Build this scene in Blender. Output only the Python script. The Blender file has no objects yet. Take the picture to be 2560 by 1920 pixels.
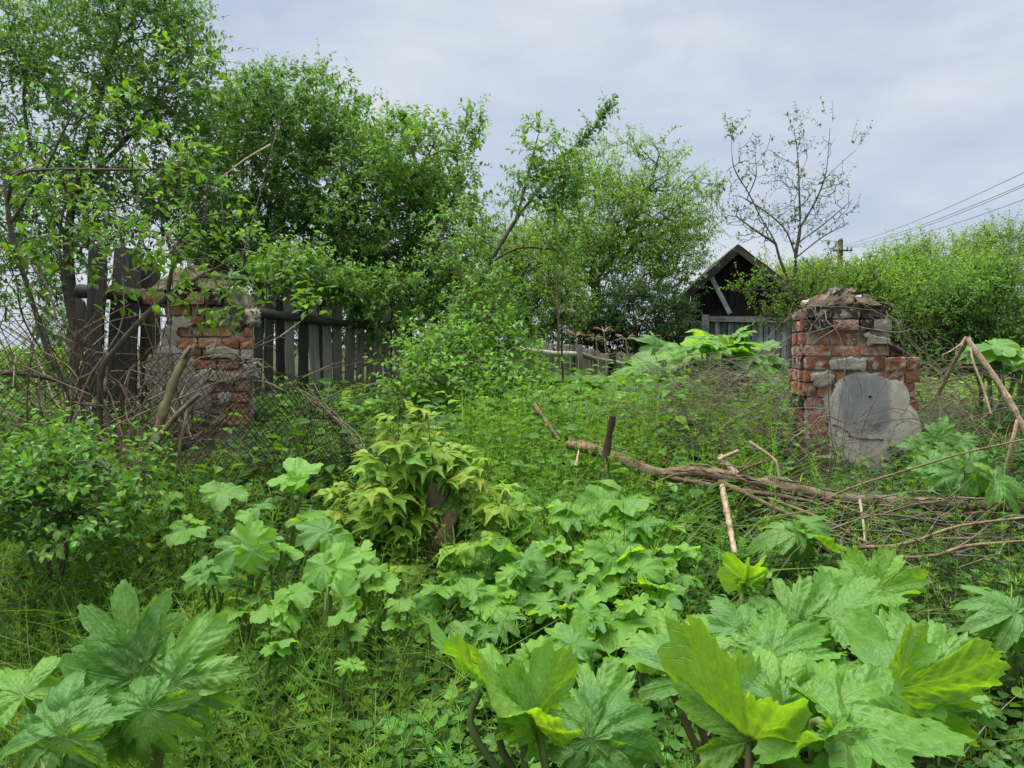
import bpy, math, random
import numpy as np
from mathutils import Vector, Matrix

# ------------------------------------------------------------------ camera, sky, sun, exposure
scene = bpy.context.scene
col = scene.collection
CAM_Z = 1.6
FPX = 1934.0                      # focal length in pixels of the 2560 px wide photograph
PITCH = math.radians(2.66)
cam_d = bpy.data.cameras.new('camera')
cam = bpy.data.objects.new('camera', cam_d)
col.objects.link(cam)
cam.location = (0, 0, CAM_Z)
cam.rotation_euler = (math.pi / 2 - PITCH, 0, 0)
cam_d.sensor_width = 36.0
cam_d.lens = 36.0 * FPX / 2560.0
cam_d.clip_start = 0.05
cam_d.clip_end = 3000
scene.camera = cam

SUN_EL, SUN_AZ = math.radians(78), math.radians(290)
world = bpy.data.worlds.new('World')
scene.world = world
world.use_nodes = True
wn, wl = world.node_tree.nodes, world.node_tree.links
wn.clear()
w_out = wn.new('ShaderNodeOutputWorld')
w_mix = wn.new('ShaderNodeMixShader'); w_mix.inputs[0].default_value = 0.93
w_bg1 = wn.new('ShaderNodeBackground'); w_bg1.inputs[1].default_value = 0.05
w_bg2 = wn.new('ShaderNodeBackground'); w_bg2.inputs[1].default_value = 0.182
w_sky = wn.new('ShaderNodeTexSky'); w_sky.sky_type = 'NISHITA'; w_sky.sun_disc = False
w_sky.sun_elevation = SUN_EL; w_sky.sun_rotation = SUN_AZ
w_tc = wn.new('ShaderNodeTexCoord')
w_map = wn.new('ShaderNodeMapping'); w_map.inputs['Scale'].default_value = (1.6, 1.6, 4.2); w_map.inputs['Location'].default_value = (0.35, 0.1, 0.55)
w_noise = wn.new('ShaderNodeTexNoise'); w_noise.inputs['Scale'].default_value = 2.1; w_noise.inputs['Detail'].default_value = 6; w_noise.inputs['Roughness'].default_value = 0.52; w_noise.inputs['Distortion'].default_value = 0.35
w_ramp = wn.new('ShaderNodeValToRGB')
w_ramp.color_ramp.elements[0].position = 0.34; w_ramp.color_ramp.elements[0].color = (0.48, 0.55, 0.68, 1)
w_ramp.color_ramp.elements[1].position = 0.68; w_ramp.color_ramp.elements[1].color = (0.73, 0.755, 0.79, 1)
e = w_ramp.color_ramp.elements.new(0.5); e.color = (0.58, 0.635, 0.725, 1)
wl.new(w_tc.outputs['Generated'], w_map.inputs[0]); wl.new(w_map.outputs[0], w_noise.inputs['Vector'])
wl.new(w_noise.outputs['Fac'], w_ramp.inputs[0]); wl.new(w_ramp.outputs[0], w_bg2.inputs[0])
wl.new(w_sky.outputs[0], w_bg1.inputs[0])
wl.new(w_bg1.outputs[0], w_mix.inputs[1]); wl.new(w_bg2.outputs[0], w_mix.inputs[2]); wl.new(w_mix.outputs[0], w_out.inputs[0])

sun_d = bpy.data.lights.new('sun', 'SUN'); sun_d.energy = 1.5; sun_d.angle = math.radians(66); sun_d.color = (1.0, 0.97, 0.92)
sun = bpy.data.objects.new('sun', sun_d); col.objects.link(sun)
sdir = Vector((math.sin(SUN_AZ) * math.cos(SUN_EL), math.cos(SUN_AZ) * math.cos(SUN_EL), math.sin(SUN_EL)))
sun.rotation_euler = sdir.to_track_quat('Z', 'Y').to_euler()
sun.location = sdir * 50

vs = scene.view_settings
vs.view_transform = 'Standard'; vs.look = 'None'; vs.exposure = 2.52; vs.gamma = 1.0; vs.use_curve_mapping = False
scene.cycles.max_bounces = 6; scene.cycles.diffuse_bounces = 4; scene.cycles.transmission_bounces = 4; scene.cycles.glossy_bounces = 2
scene.cycles.caustics_reflective = False; scene.cycles.caustics_refractive = False
scene.cycles.use_denoising = True
scene.render.filter_size = 1.1

# ------------------------------------------------------------------ helpers
R = math.radians
rng = np.random.default_rng(7)
random.seed(7)

def P(u, v, d):
    """Point that photograph pixel (u, v) shows at distance d along the ground."""
    a, b = (u - 1280) / FPX, (960 - v) / FPX
    y = math.cos(PITCH) + b * math.sin(PITCH)
    z = -math.sin(PITCH) + b * math.cos(PITCH)
    return np.array([a / y * d, d, CAM_Z + z / y * d])

_hy = [-30, -1, 0.6, 1.5, 2.2, 3.0, 3.6, 4.2, 5.0, 6.0, 7.0, 8.5, 12, 16, 22, 40, 120, 900]
_hz = [0.0, 0.0, 0.02, 0.10, 0.24, 0.44, 0.58, 0.70, 0.86, 0.96, 1.00, 0.97, 0.84, 0.62, 0.46, 0.30, 0.1, -0.4]
def H(x, y):
    x = np.asarray(x, float); y = np.asarray(y, float)
    z = np.interp(y, _hy, _hz)
    s = np.clip((-x - 2.2) / 3.5, 0, 1) * np.clip((y - 5.5) / 5, 0, 1)
    z = z - 0.35 * s * s * (3 - 2 * s)
    near = np.clip(1.3 - y / 40, 0, 1)
    z = z + near * (0.035 * np.sin(x * 2.3 + 0.7 * y + 1) + 0.03 * np.sin(y * 3.1 - 1.3 * x) + 0.015 * np.sin(7 * x + 2) * np.sin(6 * y))
    return z

def G(u, v):
    """Ground point under photograph pixel (u, v)."""
    for d in np.arange(0.8, 60, 0.02):
        p = P(u, v, d)
        if p[2] <= float(H(p[0], p[1])):
            return p
    return P(u, v, 40)

def nrm(a):
    a = np.asarray(a, float)
    return a / np.maximum(np.linalg.norm(a, axis=-1, keepdims=True), 1e-9)

class MB:
    """Collects arrays of vertices, faces and vertex colours for one mesh."""
    def __init__(s):
        s.V, s.T, s.Q, s.C, s.TM, s.QM, s.n = [], [], [], [], [], [], 0
    def add(s, V, F, c=(1, 1, 1), m=0):
        V = np.asarray(V, float).reshape(-1, 3); F = np.asarray(F, np.int64)
        if F.ndim == 1: F = F.reshape(1, -1)
        c = np.asarray(c, float)
        if c.ndim == 1: c = np.tile(c, (len(V), 1))
        s.V.append(V); s.C.append(c)
        if F.shape[1] == 3: s.T.append(F + s.n); s.TM.append(np.full(len(F), m))
        else: s.Q.append(F + s.n); s.QM.append(np.full(len(F), m))
        s.n += len(V)
        return s
    def mesh(s, name, mats, smooth=False):
        me = bpy.data.meshes.new(name)
        V = np.concatenate(s.V); C = np.concatenate(s.C)
        T = np.concatenate(s.T) if s.T else np.zeros((0, 3), np.int64)
        Q = np.concatenate(s.Q) if s.Q else np.zeros((0, 4), np.int64)
        M = np.concatenate((s.TM + s.QM)) if (s.TM or s.QM) else np.zeros(0)
        nl = T.size + Q.size
        me.vertices.add(len(V)); me.vertices.foreach_set('co', V.astype(np.float32).ravel())
        me.loops.add(nl); me.polygons.add(len(T) + len(Q))
        me.loops.foreach_set('vertex_index', np.concatenate([T.ravel(), Q.ravel()]).astype(np.int32))
        st = np.concatenate([np.arange(len(T)) * 3, T.size + np.arange(len(Q)) * 4])
        me.polygons.foreach_set('loop_start', st.astype(np.int32))
        me.polygons.foreach_set('material_index', M.astype(np.int32))
        me.polygons.foreach_set('use_smooth', np.full(len(M), bool(smooth)))
        at = me.color_attributes.new('Col', 'FLOAT_COLOR', 'POINT')
        at.data.foreach_set('color', np.concatenate([C[:, :3], np.ones((len(C), 1))], 1).astype(np.float32).ravel())
        if C.shape[1] == 6:
            at = me.color_attributes.new('Vein', 'FLOAT_COLOR', 'POINT')
            at.data.foreach_set('color', np.concatenate([C[:, 3:], np.ones((len(C), 1))], 1).astype(np.float32).ravel())
        for mt in (mats if isinstance(mats, (list, tuple)) else [mats]): me.materials.append(mt)
        me.update(calc_edges=True)
        return me
    def obj(s, name, mats, parent=None, smooth=False):
        return ob(name, s.mesh(name, mats, smooth), parent)

def ob(name, me, parent=None):
    o = bpy.data.objects.new(name, me); col.objects.link(o)
    if parent is not None: o.parent = parent
    return o

def tag(o, label, cat=None, group=None, kind=None):
    o['label'] = label
    if cat: o['category'] = cat
    if group: o['group'] = group
    if kind: o['kind'] = kind
    return o

def thing(name, label, cat, loc=(0, 0, 0), group=None):
    o = bpy.data.objects.new(name, None); col.objects.link(o)
    o.location = Vector([float(t) for t in loc]); o.empty_display_size = 0.1
    return tag(o, label, cat, group)

def frames(D, N):
    D = nrm(D); S = nrm(np.cross(D, N)); N2 = np.cross(S, D)
    return D, S, N2

def place(tv, tf, Pn, D, N, L, W=None):
    """Copies of template (side, along, normal) at points Pn along D with normal N."""
    D, S, N = frames(D, N); n, k = len(Pn), len(tv)
    L = np.broadcast_to(np.asarray(L, float), (n,)); W = L if W is None else np.broadcast_to(np.asarray(W, float), (n,))
    V = (Pn[:, None, :] + S[:, None, :] * (tv[None, :, 0:1] * W[:, None, None]) + D[:, None, :] * (tv[None, :, 1:2] * L[:, None, None])
         + N[:, None, :] * (tv[None, :, 2:3] * L[:, None, None]))
    F = (tf[None] + (np.arange(n) * k)[:, None, None]).reshape(-1, tf.shape[1])
    return V.reshape(-1, 3), F

LEAF4 = (np.array([[0, 0, 0], [-.5, .45, .10], [0, 1, -.12], [.5, .45, .10], [0, .5, 0]], float), np.array([[0, 4, 1], [1, 4, 2], [0, 3, 4], [4, 3, 2]]))
LEAF2 = (np.array([[0, 0, 0], [-.5, .48, .08], [0, 1, -.08], [.5, .48, .08]], float), np.array([[0, 2, 1], [0, 3, 2]]))
LEAFO = (np.array([[0, 0, 0], [-.36, .22, .06], [-.5, .5, .10], [-.3, .8, .04], [0, 1, -.12], [.3, .8, .04], [.5, .5, .10], [.36, .22, .06], [0, .5, 0]], float),
         np.array([[0, 8, 1], [1, 8, 2], [2, 8, 3], [3, 8, 4], [4, 8, 5], [5, 8, 6], [6, 8, 7], [7, 8, 0]]))

def tubes(Pp, Rr, sides=4):
    """Batch of tubes: Pp (n, m, 3), Rr (n, m)."""
    Pp = np.asarray(Pp, float); n, m, _ = Pp.shape
    Rr = np.broadcast_to(np.asarray(Rr, float), (n, m))
    T = nrm(np.gradient(Pp, axis=1))
    ref = np.where(np.abs(T[:, :1, 2:3]) > 0.9, np.array([1.0, 0, 0]), np.array([0, 0, 1.0]))
    A = nrm(np.cross(T, np.broadcast_to(ref, T.shape))); B = np.cross(T, A)
    an = np.arange(sides) / sides * 2 * np.pi
    ring = A[:, :, None, :] * np.cos(an)[None, None, :, None] + B[:, :, None, :] * np.sin(an)[None, None, :, None]
    V = (Pp[:, :, None, :] + ring * Rr[:, :, None, None]).reshape(-1, 3)
    i = np.arange(m - 1)[:, None] * sides + np.arange(sides)[None]
    j = np.arange(m - 1)[:, None] * sides + (np.arange(sides)[None] + 1) % sides
    q = np.stack([i, j, j + sides, i + sides], -1).reshape(-1, 4)
    F = (q[None] + (np.arange(n) * m * sides)[:, None, None]).reshape(-1, 4)
    return V, F

def spline(pts, n):
    """Catmull-Rom through pts, n samples."""
    p = np.asarray(pts, float); p = np.vstack([2 * p[0] - p[1], p, 2 * p[-1] - p[-2]])
    t = np.linspace(0, len(p) - 3 - 1e-6, n); k = t.astype(int); f = (t - k)[:, None]
    a, b, c, d = p[k], p[k + 1], p[k + 2], p[k + 3]
    return 0.5 * (2 * b + (c - a) * f + (2 * a - 5 * b + 4 * c - d) * f ** 2 + (3 * b - a - 3 * c + d) * f ** 3)

def limb(mb, pts, r0, r1, n=14, sides=8, rough=0.12, c=(1, 1, 1), rg=None, cap=True):
    """One gnarled branch through pts."""
    rg = rg or rng
    s = spline(pts, n); t = np.linspace(0, 1, n)
    rr = (r0 + (r1 - r0) * t) * (1 + rough * rg.normal(size=n))
    V, F = tubes(s[None], rr[None], sides)
    V = V.reshape(n, sides, 3); cen = s[:, None, :]
    prof = 1 + rough * rg.normal(size=(1, sides)) + rough * 0.6 * rg.normal(size=(n, sides))
    V = (cen + (V - cen) * prof[..., None]).reshape(-1, 3)
    mb.add(V, F, c)
    if cap:
        for k, off in ((0, 0), (n - 1, (n - 1) * sides)):
            vv = np.vstack([V[off:off + sides], s[k][None]])
            f = np.array([[i, (i + 1) % sides, sides] for i in range(sides)])
            mb.add(vv, f, c)
    return s

def box(sx, sy, sz, nx=1, ny=1, nz=1, rough=0.0, rg=None, rnd=0.0):
    """Subdivided box centred on the origin with uneven faces and worn edges; returns V, Q."""
    rg = rg or rng
    idx, V, Q = {}, [], []
    def vid(i, j, k):
        if (i, j, k) not in idx:
            idx[(i, j, k)] = len(V); V.append(((i / nx - .5) * sx, (j / ny - .5) * sy, (k / nz - .5) * sz))
        return idx[(i, j, k)]
    for i in range(nx):
        for j in range(ny):
            Q.append((vid(i, j, 0), vid(i, j + 1, 0), vid(i + 1, j + 1, 0), vid(i + 1, j, 0)))
            Q.append((vid(i, j, nz), vid(i + 1, j, nz), vid(i + 1, j + 1, nz), vid(i, j + 1, nz)))
    for i in range(nx):
        for k in range(nz):
            Q.append((vid(i, 0, k), vid(i + 1, 0, k), vid(i + 1, 0, k + 1), vid(i, 0, k + 1)))
            Q.append((vid(i, ny, k), vid(i, ny, k + 1), vid(i + 1, ny, k + 1), vid(i + 1, ny, k)))
    for j in range(ny):
        for k in range(nz):
            Q.append((vid(0, j, k), vid(0, j, k + 1), vid(0, j + 1, k + 1), vid(0, j + 1, k)))
            Q.append((vid(nx, j, k), vid(nx, j + 1, k), vid(nx, j + 1, k + 1), vid(nx, j, k + 1)))
    V = np.array(V)
    if rnd > 0:                                   # pull corners and edges in
        h = np.array([sx, sy, sz]) / 2
        e = (np.abs(V) > h - 1e-6).sum(1)
        pull = np.where(e == 3, rnd, np.where(e == 2, rnd * .55, 0))[:, None]
        V = V - np.sign(V) * (np.abs(V) > h - 1e-6) * pull
    if rough > 0: V = V + rg.normal(size=V.shape) * rough
    return V, np.array(Q)

# ------------------------------------------------------------------ materials
def new_mat(name):
    m = bpy.data.materials.new(name); m.use_nodes = True
    nt = m.node_tree; nt.nodes.clear()
    out = nt.nodes.new('ShaderNodeOutputMaterial')
    return m, nt.nodes, nt.links, out

def nd(nodes, t, **kw):
    n = nodes.new(t)
    for k, v in kw.items():
        if k.startswith('i_'): n.inputs[k[2:].replace('_', ' ')].default_value = v
        else: setattr(n, k, v)
    return n

def mixc(N, Lk, fac, a, b, mode='MIX'):
    n = N.new('ShaderNodeMix'); n.data_type = 'RGBA'; n.blend_type = mode
    for s, v in ((n.inputs[0], fac), (n.inputs[6], a), (n.inputs[7], b)):
        if hasattr(v, 'links') or hasattr(v, 'is_linked'): Lk.new(v, s)
        else: s.default_value = v if not isinstance(v, tuple) or len(v) == 4 else (*v, 1)
    return n.outputs[2]

def noise(N, Lk, scale, detail=4, rough=.55, vec=None, dist=0):
    n = N.new('ShaderNodeTexNoise'); n.inputs['Scale'].default_value = scale; n.inputs['Detail'].default_value = detail
    n.inputs['Roughness'].default_value = rough; n.inputs['Distortion'].default_value = dist
    if vec is not None: Lk.new(vec, n.inputs['Vector'])
    return n.outputs['Fac']

def ramp(N, Lk, fac, stops):
    n = N.new('ShaderNodeValToRGB'); cr = n.color_ramp
    while len(cr.elements) < len(stops): cr.elements.new(0.5)
    for el, (p, c) in zip(cr.elements, stops):
        el.position = p; el.color = (c, c, c, 1) if isinstance(c, (int, float)) else (*c, 1)
    Lk.new(fac, n.inputs[0]); return n.outputs[0]

def bump(N, Lk, h, strength=.4, dist=.01):
    n = N.new('ShaderNodeBump'); n.inputs['Strength'].default_value = strength; n.inputs['Distance'].default_value = dist
    Lk.new(h, n.inputs['Height']); return n.outputs[0]

def leaf_mat(name, gloss=.35, rough=.5, trans=.4, tint=(1.45, 1.45, .5), mottle=0.0):
    m, N, Lk, out = new_mat(name)
    at = nd(N, 'ShaderNodeAttribute', attribute_name='Col')
    c = at.outputs['Color']
    if mottle:
        tc = N.new('ShaderNodeTexCoord')
        nz = noise(N, Lk, 22, 5, .6, tc.outputs['Object'])
        c = mixc(N, Lk, ramp(N, Lk, nz, [(.38, 0), (.66, mottle)]), c, (1.25, 1.2, 1.05), 'MULTIPLY')
    pb = nd(N, 'ShaderNodeBsdfPrincipled'); pb.inputs['Roughness'].default_value = rough; pb.inputs['Specular IOR Level'].default_value = gloss
    if mottle:
        Lk.new(bump(N, Lk, noise(N, Lk, 90, 4, .6, tc.outputs['Object']), .35, .004), pb.inputs['Normal'])
    Lk.new(c, pb.inputs['Base Color'])
    tr = nd(N, 'ShaderNodeBsdfTranslucent')
    Lk.new(mixc(N, Lk, 1.0, c, tint, 'MULTIPLY'), tr.inputs['Color'])
    mx = nd(N, 'ShaderNodeMixShader'); mx.inputs[0].default_value = trans
    Lk.new(pb.outputs[0], mx.inputs[1]); Lk.new(tr.outputs[0], mx.inputs[2]); Lk.new(mx.outputs[0], out.inputs[0])
    return m

def hog_mat():
    """Hogweed leaf: vertex colour plus crisp branching veins from the blade's own coordinates (s along the lobe, t across it)."""
    m, N, Lk, out = new_mat('hogweed_leaf')
    def mth(op, a, b=None, c=None, clamp=False):
        n = N.new('ShaderNodeMath'); n.operation = op; n.use_clamp = clamp
        for i, v in enumerate((a, b, c)):
            if v is None: continue
            if isinstance(v, (int, float)): n.inputs[i].default_value = v
            else: Lk.new(v, n.inputs[i])
        return n.outputs[0]
    at = nd(N, 'ShaderNodeAttribute', attribute_name='Col'); ve = nd(N, 'ShaderNodeAttribute', attribute_name='Vein')
    tc = N.new('ShaderNodeTexCoord'); sp = N.new('ShaderNodeSeparateColor'); Lk.new(ve.outputs['Color'], sp.inputs[0])
    wob = mth('MULTIPLY', mth('SUBTRACT', noise(N, Lk, 5, 3, .5, tc.outputs['Object']), .5), .16)
    s_, t_ = sp.outputs[0], sp.outputs[1]
    main = mth('SUBTRACT', 1, mth('DIVIDE', t_, .016), clamp=True)
    ph = mth('DIVIDE', mth('ADD', mth('SUBTRACT', s_, mth('MULTIPLY', t_, .85)), wob), .105)
    tri = mth('ABSOLUTE', mth('SUBTRACT', mth('FRACT', ph), .5))                       # 0 on the vein
    sec = mth('MULTIPLY', mth('SUBTRACT', 1, mth('DIVIDE', tri, .055), clamp=True), mth('SUBTRACT', 1, mth('DIVIDE', t_, .42), clamp=True))
    ph2 = mth('DIVIDE', mth('ADD', mth('ADD', mth('MULTIPLY', s_, .5), t_), wob), .042)
    tri2 = mth('ABSOLUTE', mth('SUBTRACT', mth('FRACT', ph2), .5))
    ter = mth('MULTIPLY', mth('SUBTRACT', 1, mth('DIVIDE', tri2, .14), clamp=True), .12)
    vein = mth('MAXIMUM', mth('MAXIMUM', main, mth('MULTIPLY', sec, .7)), ter)
    nz = noise(N, Lk, 14, 5, .62, tc.outputs['Object'])
    c = mixc(N, Lk, ramp(N, Lk, nz, [(.35, 0), (.68, 1)]), at.outputs['Color'], mixc(N, Lk, 1.0, at.outputs['Color'], (1.28, 1.2, 1.1), 'MULTIPLY'))
    sp2 = noise(N, Lk, 30, 3, .5, tc.outputs['Object'])
    c = mixc(N, Lk, ramp(N, Lk, sp2, [(.70, 0), (.76, .5)]), c, (.20, .22, .05))        # a few blemishes
    c = mixc(N, Lk, mth('MULTIPLY', vein, .62), c, (.26, .36, .13))
    pb = nd(N, 'ShaderNodeBsdfPrincipled'); pb.inputs['Roughness'].default_value = .40; pb.inputs['Specular IOR Level'].default_value = .34
    Lk.new(c, pb.inputs['Base Color'])
    hgt = mth('ADD', mth('MULTIPLY', mth('MAXIMUM', main, mth('MAXIMUM', sec, mth('MULTIPLY', ter, .8))), -1), mth('MULTIPLY', nz, .5))
    Lk.new(bump(N, Lk, hgt, .5, .007), pb.inputs['Normal'])
    tr = nd(N, 'ShaderNodeBsdfTranslucent')
    tcx = mixc(N, Lk, 1.0, c, (2.5, 2.1, .35), 'MULTIPLY'); tcx = mixc(N, Lk, mth('MULTIPLY', vein, .35), tcx, (.12, .16, .02)); Lk.new(tcx, tr.inputs['Color'])
    mx = nd(N, 'ShaderNodeMixShader'); mx.inputs[0].default_value = .42
    Lk.new(pb.outputs[0], mx.inputs[1]); Lk.new(tr.outputs[0], mx.inputs[2]); Lk.new(mx.outputs[0], out.inputs[0])
    return m

def bark_mat(name, c1, c2, scale=14, moss=0.0):
    m, N, Lk, out = new_mat(name)
    tc = N.new('ShaderNodeTexCoord')
    at = nd(N, 'ShaderNodeAttribute', attribute_name='Col')
    n1 = noise(N, Lk, scale, 6, .65, tc.outputs['Object'], .6)
    c = mixc(N, Lk, ramp(N, Lk, n1, [(.32, 0), (.68, 1)]), c1, c2)
    if moss:
        n2 = noise(N, Lk, 5, 4, .6, tc.outputs['Object'])
        c = mixc(N, Lk, ramp(N, Lk, n2, [(.5, 0), (.62, moss)]), c, (.10, .12, .05))
    c = mixc(N, Lk, 1.0, c, at.outputs['Color'], 'MULTIPLY')
    pb = nd(N, 'ShaderNodeBsdfPrincipled'); pb.inputs['Roughness'].default_value = .9; pb.inputs['Specular IOR Level'].default_value = .15
    Lk.new(c, pb.inputs['Base Color']); Lk.new(bump(N, Lk, n1, .7, .008), pb.inputs['Normal']); Lk.new(pb.outputs[0], out.inputs[0])
    return m

def wood_mat(name, c1, c2, stain=.5, dark=(.03, .028, .025)):
    """Weathered board: grain along the local Z axis."""
    m, N, Lk, out = new_mat(name)
    tc = N.new('ShaderNodeTexCoord'); oi = N.new('ShaderNodeObjectInfo')
    va = N.new('ShaderNodeVectorMath'); va.operation = 'ADD'
    Lk.new(tc.outputs['Object'], va.inputs[0]); Lk.new(oi.outputs['Location'], va.inputs[1])
    mp = N.new('ShaderNodeMapping'); mp.inputs['Scale'].default_value = (60, 60, 2.2); Lk.new(va.outputs[0], mp.inputs[0])
    n1 = noise(N, Lk, 1.0, 5, .65, mp.outputs[0], .4)
    c = mixc(N, Lk, ramp(N, Lk, n1, [(.3, 0), (.7, 1)]), c1, c2)
    n2 = noise(N, Lk, 4, 5, .6, va.outputs[0])
    c = mixc(N, Lk, ramp(N, Lk, n2, [(.45, 0), (.7, stain)]), c, dark)
    rv = N.new('ShaderNodeMapRange'); rv.inputs[3].default_value = .62; rv.inputs[4].default_value = 1.25; Lk.new(oi.outputs['Random'], rv.inputs[0])
    cb = N.new('ShaderNodeCombineColor')
    for i in range(3): Lk.new(rv.outputs[0], cb.inputs[i])
    c = mixc(N, Lk, 1.0, c, cb.outputs[0], 'MULTIPLY')
    pb = nd(N, 'ShaderNodeBsdfPrincipled'); pb.inputs['Roughness'].default_value = .88; pb.inputs['Specular IOR Level'].default_value = .2
    Lk.new(c, pb.inputs['Base Color']); Lk.new(bump(N, Lk, n1, .6, .006), pb.inputs['Normal']); Lk.new(pb.outputs[0], out.inputs[0])
    return m

def brick_mat():
    """Old brick: per-brick colour, lime and soot stains."""
    m, N, Lk, out = new_mat('old_brick')
    tc = N.new('ShaderNodeTexCoord'); oi = N.new('ShaderNodeObjectInfo')
    va = N.new('ShaderNodeVectorMath'); va.operation = 'ADD'
    Lk.new(tc.outputs['Object'], va.inputs[0]); Lk.new(oi.outputs['Location'], va.inputs[1])
    n1 = noise(N, Lk, 26, 7, .68, va.outputs[0], .5)
    n2 = noise(N, Lk, 14, 6, .62, va.outputs[0], .8)
    n3 = noise(N, Lk, 7, 6, .6, va.outputs[0], .4)
    c = mixc(N, Lk, ramp(N, Lk, n1, [(.3, 0), (.72, 1)]), oi.outputs['Color'], (.62, .55, .5), 'MULTIPLY')
    c = mixc(N, Lk, ramp(N, Lk, n2, [(.50, 0), (.60, .75)]), c, (.40, .355, .285))
    c = mixc(N, Lk, ramp(N, Lk, n3, [(.56, 0), (.68, .8)]), c, (.06, .055, .045))
    pb = nd(N, 'ShaderNodeBsdfPrincipled'); pb.inputs['Roughness'].default_value = .92; pb.inputs['Specular IOR Level'].default_value = .1
    Lk.new(c, pb.inputs['Base Color']); Lk.new(bump(N, Lk, n1, .9, .012), pb.inputs['Normal']); Lk.new(pb.outputs[0], out.inputs[0])
    return m

def rubble_mat(name, stops, scale=9, bs=.8):
    m, N, Lk, out = new_mat(name)
    tc = N.new('ShaderNodeTexCoord')
    n1 = noise(N, Lk, scale, 8, .66, tc.outputs['Object'], .4)
    n2 = noise(N, Lk, scale * 4, 6, .7, tc.outputs['Object'])
    c = ramp(N, Lk, n1, stops)
    c = mixc(N, Lk, ramp(N, Lk, n2, [(.4, 0), (.7, .6)]), c, (.55, .52, .47), 'MULTIPLY')
    pb = nd(N, 'ShaderNodeBsdfPrincipled'); pb.inputs['Roughness'].default_value = .93; pb.inputs['Specular IOR Level'].default_value = .1
    Lk.new(c, pb.inputs['Base Color']); Lk.new(bump(N, Lk, n2, .9, .01), pb.inputs['Normal']); Lk.new(pb.outputs[0], out.inputs[0])
    return m

def plaster_mat(name, stain_c, stain_r, base=(.50, .47, .40), grey=(.17, .175, .185)):
    """Lime render with a grey cement patch whose centre and half size are given in object space (x, z)."""
    m, N, Lk, out = new_mat(name)
    tc = N.new('ShaderNodeTexCoord'); sp = N.new('ShaderNodeSeparateXYZ')
    n0 = noise(N, Lk, 6, 6, .6, tc.outputs['Object'], .3)
    Lk.new(tc.outputs['Object'], sp.inputs[0])
    def axis(o, c, r):
        a = N.new('ShaderNodeMath'); a.operation = 'SUBTRACT'; Lk.new(o, a.inputs[0]); a.inputs[1].default_value = c
        b = N.new('ShaderNodeMath'); b.operation = 'DIVIDE'; Lk.new(a.outputs[0], b.inputs[0]); b.inputs[1].default_value = r
        d = N.new('ShaderNodeMath'); d.operation = 'POWER'; ab = N.new('ShaderNodeMath'); ab.operation = 'ABSOLUTE'
        Lk.new(b.outputs[0], ab.inputs[0]); Lk.new(ab.outputs[0], d.inputs[0]); d.inputs[1].default_value = 4
        return d.outputs[0]
    s = N.new('ShaderNodeMath'); s.operation = 'ADD'
    Lk.new(axis(sp.outputs[0], stain_c[0], stain_r[0]), s.inputs[0]); Lk.new(axis(sp.outputs[2], stain_c[1], stain_r[1]), s.inputs[1])
    w = N.new('ShaderNodeMath'); w.operation = 'MULTIPLY_ADD'; Lk.new(n0, w.inputs[0]); w.inputs[1].default_value = 1.5; Lk.new(s.outputs[0], w.inputs[2])
    mp = N.new('ShaderNodeMapping'); mp.inputs['Scale'].default_value = (28, 28, 2.5); Lk.new(tc.outputs['Object'], mp.inputs[0])
    n3 = noise(N, Lk, 1, 5, .6, mp.outputs[0])
    n2 = noise(N, Lk, 34, 6, .7, tc.outputs['Object'])
    n4 = noise(N, Lk, 10, 7, .7, tc.outputs['Object'], .5)
    g = mixc(N, Lk, ramp(N, Lk, n3, [(.35, 0), (.7, .7)]), grey, (.30, .30, .30))
    b_ = mixc(N, Lk, ramp(N, Lk, n4, [(.4, 0), (.7, 1)]), base, (.33, .30, .245))
    # map the patch measure (about 1.3 in the centre) to 0..1
    mr = N.new('ShaderNodeMapRange'); mr.inputs[1].default_value = 1.15; mr.inputs[2].default_value = 1.7; mr.inputs[3].default_value = .95; mr.inputs[4].default_value = 0
    Lk.new(w.outputs[0], mr.inputs[0]); c = mixc(N, Lk, mr.outputs[0], b_, g)
    c = mixc(N, Lk, ramp(N, Lk, n2, [(.55, 0), (.68, .55)]), c, (.16, .15, .13))
    pb = nd(N, 'ShaderNodeBsdfPrincipled'); pb.inputs['Roughness'].default_value = .9; pb.inputs['Specular IOR Level'].default_value = .15
    Lk.new(c, pb.inputs['Base Color']); Lk.new(bump(N, Lk, n2, .5, .006), pb.inputs['Normal']); Lk.new(pb.outputs[0], out.inputs[0])
    return m

def ground_mat():
    m, N, Lk, out = new_mat('soil')
    tc = N.new('ShaderNodeTexCoord')
    n1 = noise(N, Lk, 9, 8, .7, tc.outputs['Object']); n2 = noise(N, Lk, .8, 6, .6, tc.outputs['Object'])
    c = mixc(N, Lk, ramp(N, Lk, n1, [(.3, 0), (.7, 1)]), (.022, .018, .012), (.085, .066, .042))
    c = mixc(N, Lk, ramp(N, Lk, n2, [(.42, 0), (.6, .85)]), c, (.045, .075, .02))
    pb = nd(N, 'ShaderNodeBsdfPrincipled'); pb.inputs['Roughness'].default_value = 1; pb.inputs['Specular IOR Level'].default_value = .05
    Lk.new(c, pb.inputs['Base Color']); Lk.new(bump(N, Lk, n1, 1, .03), pb.inputs['Normal']); Lk.new(pb.outputs[0], out.inputs[0])
    return m

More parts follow.
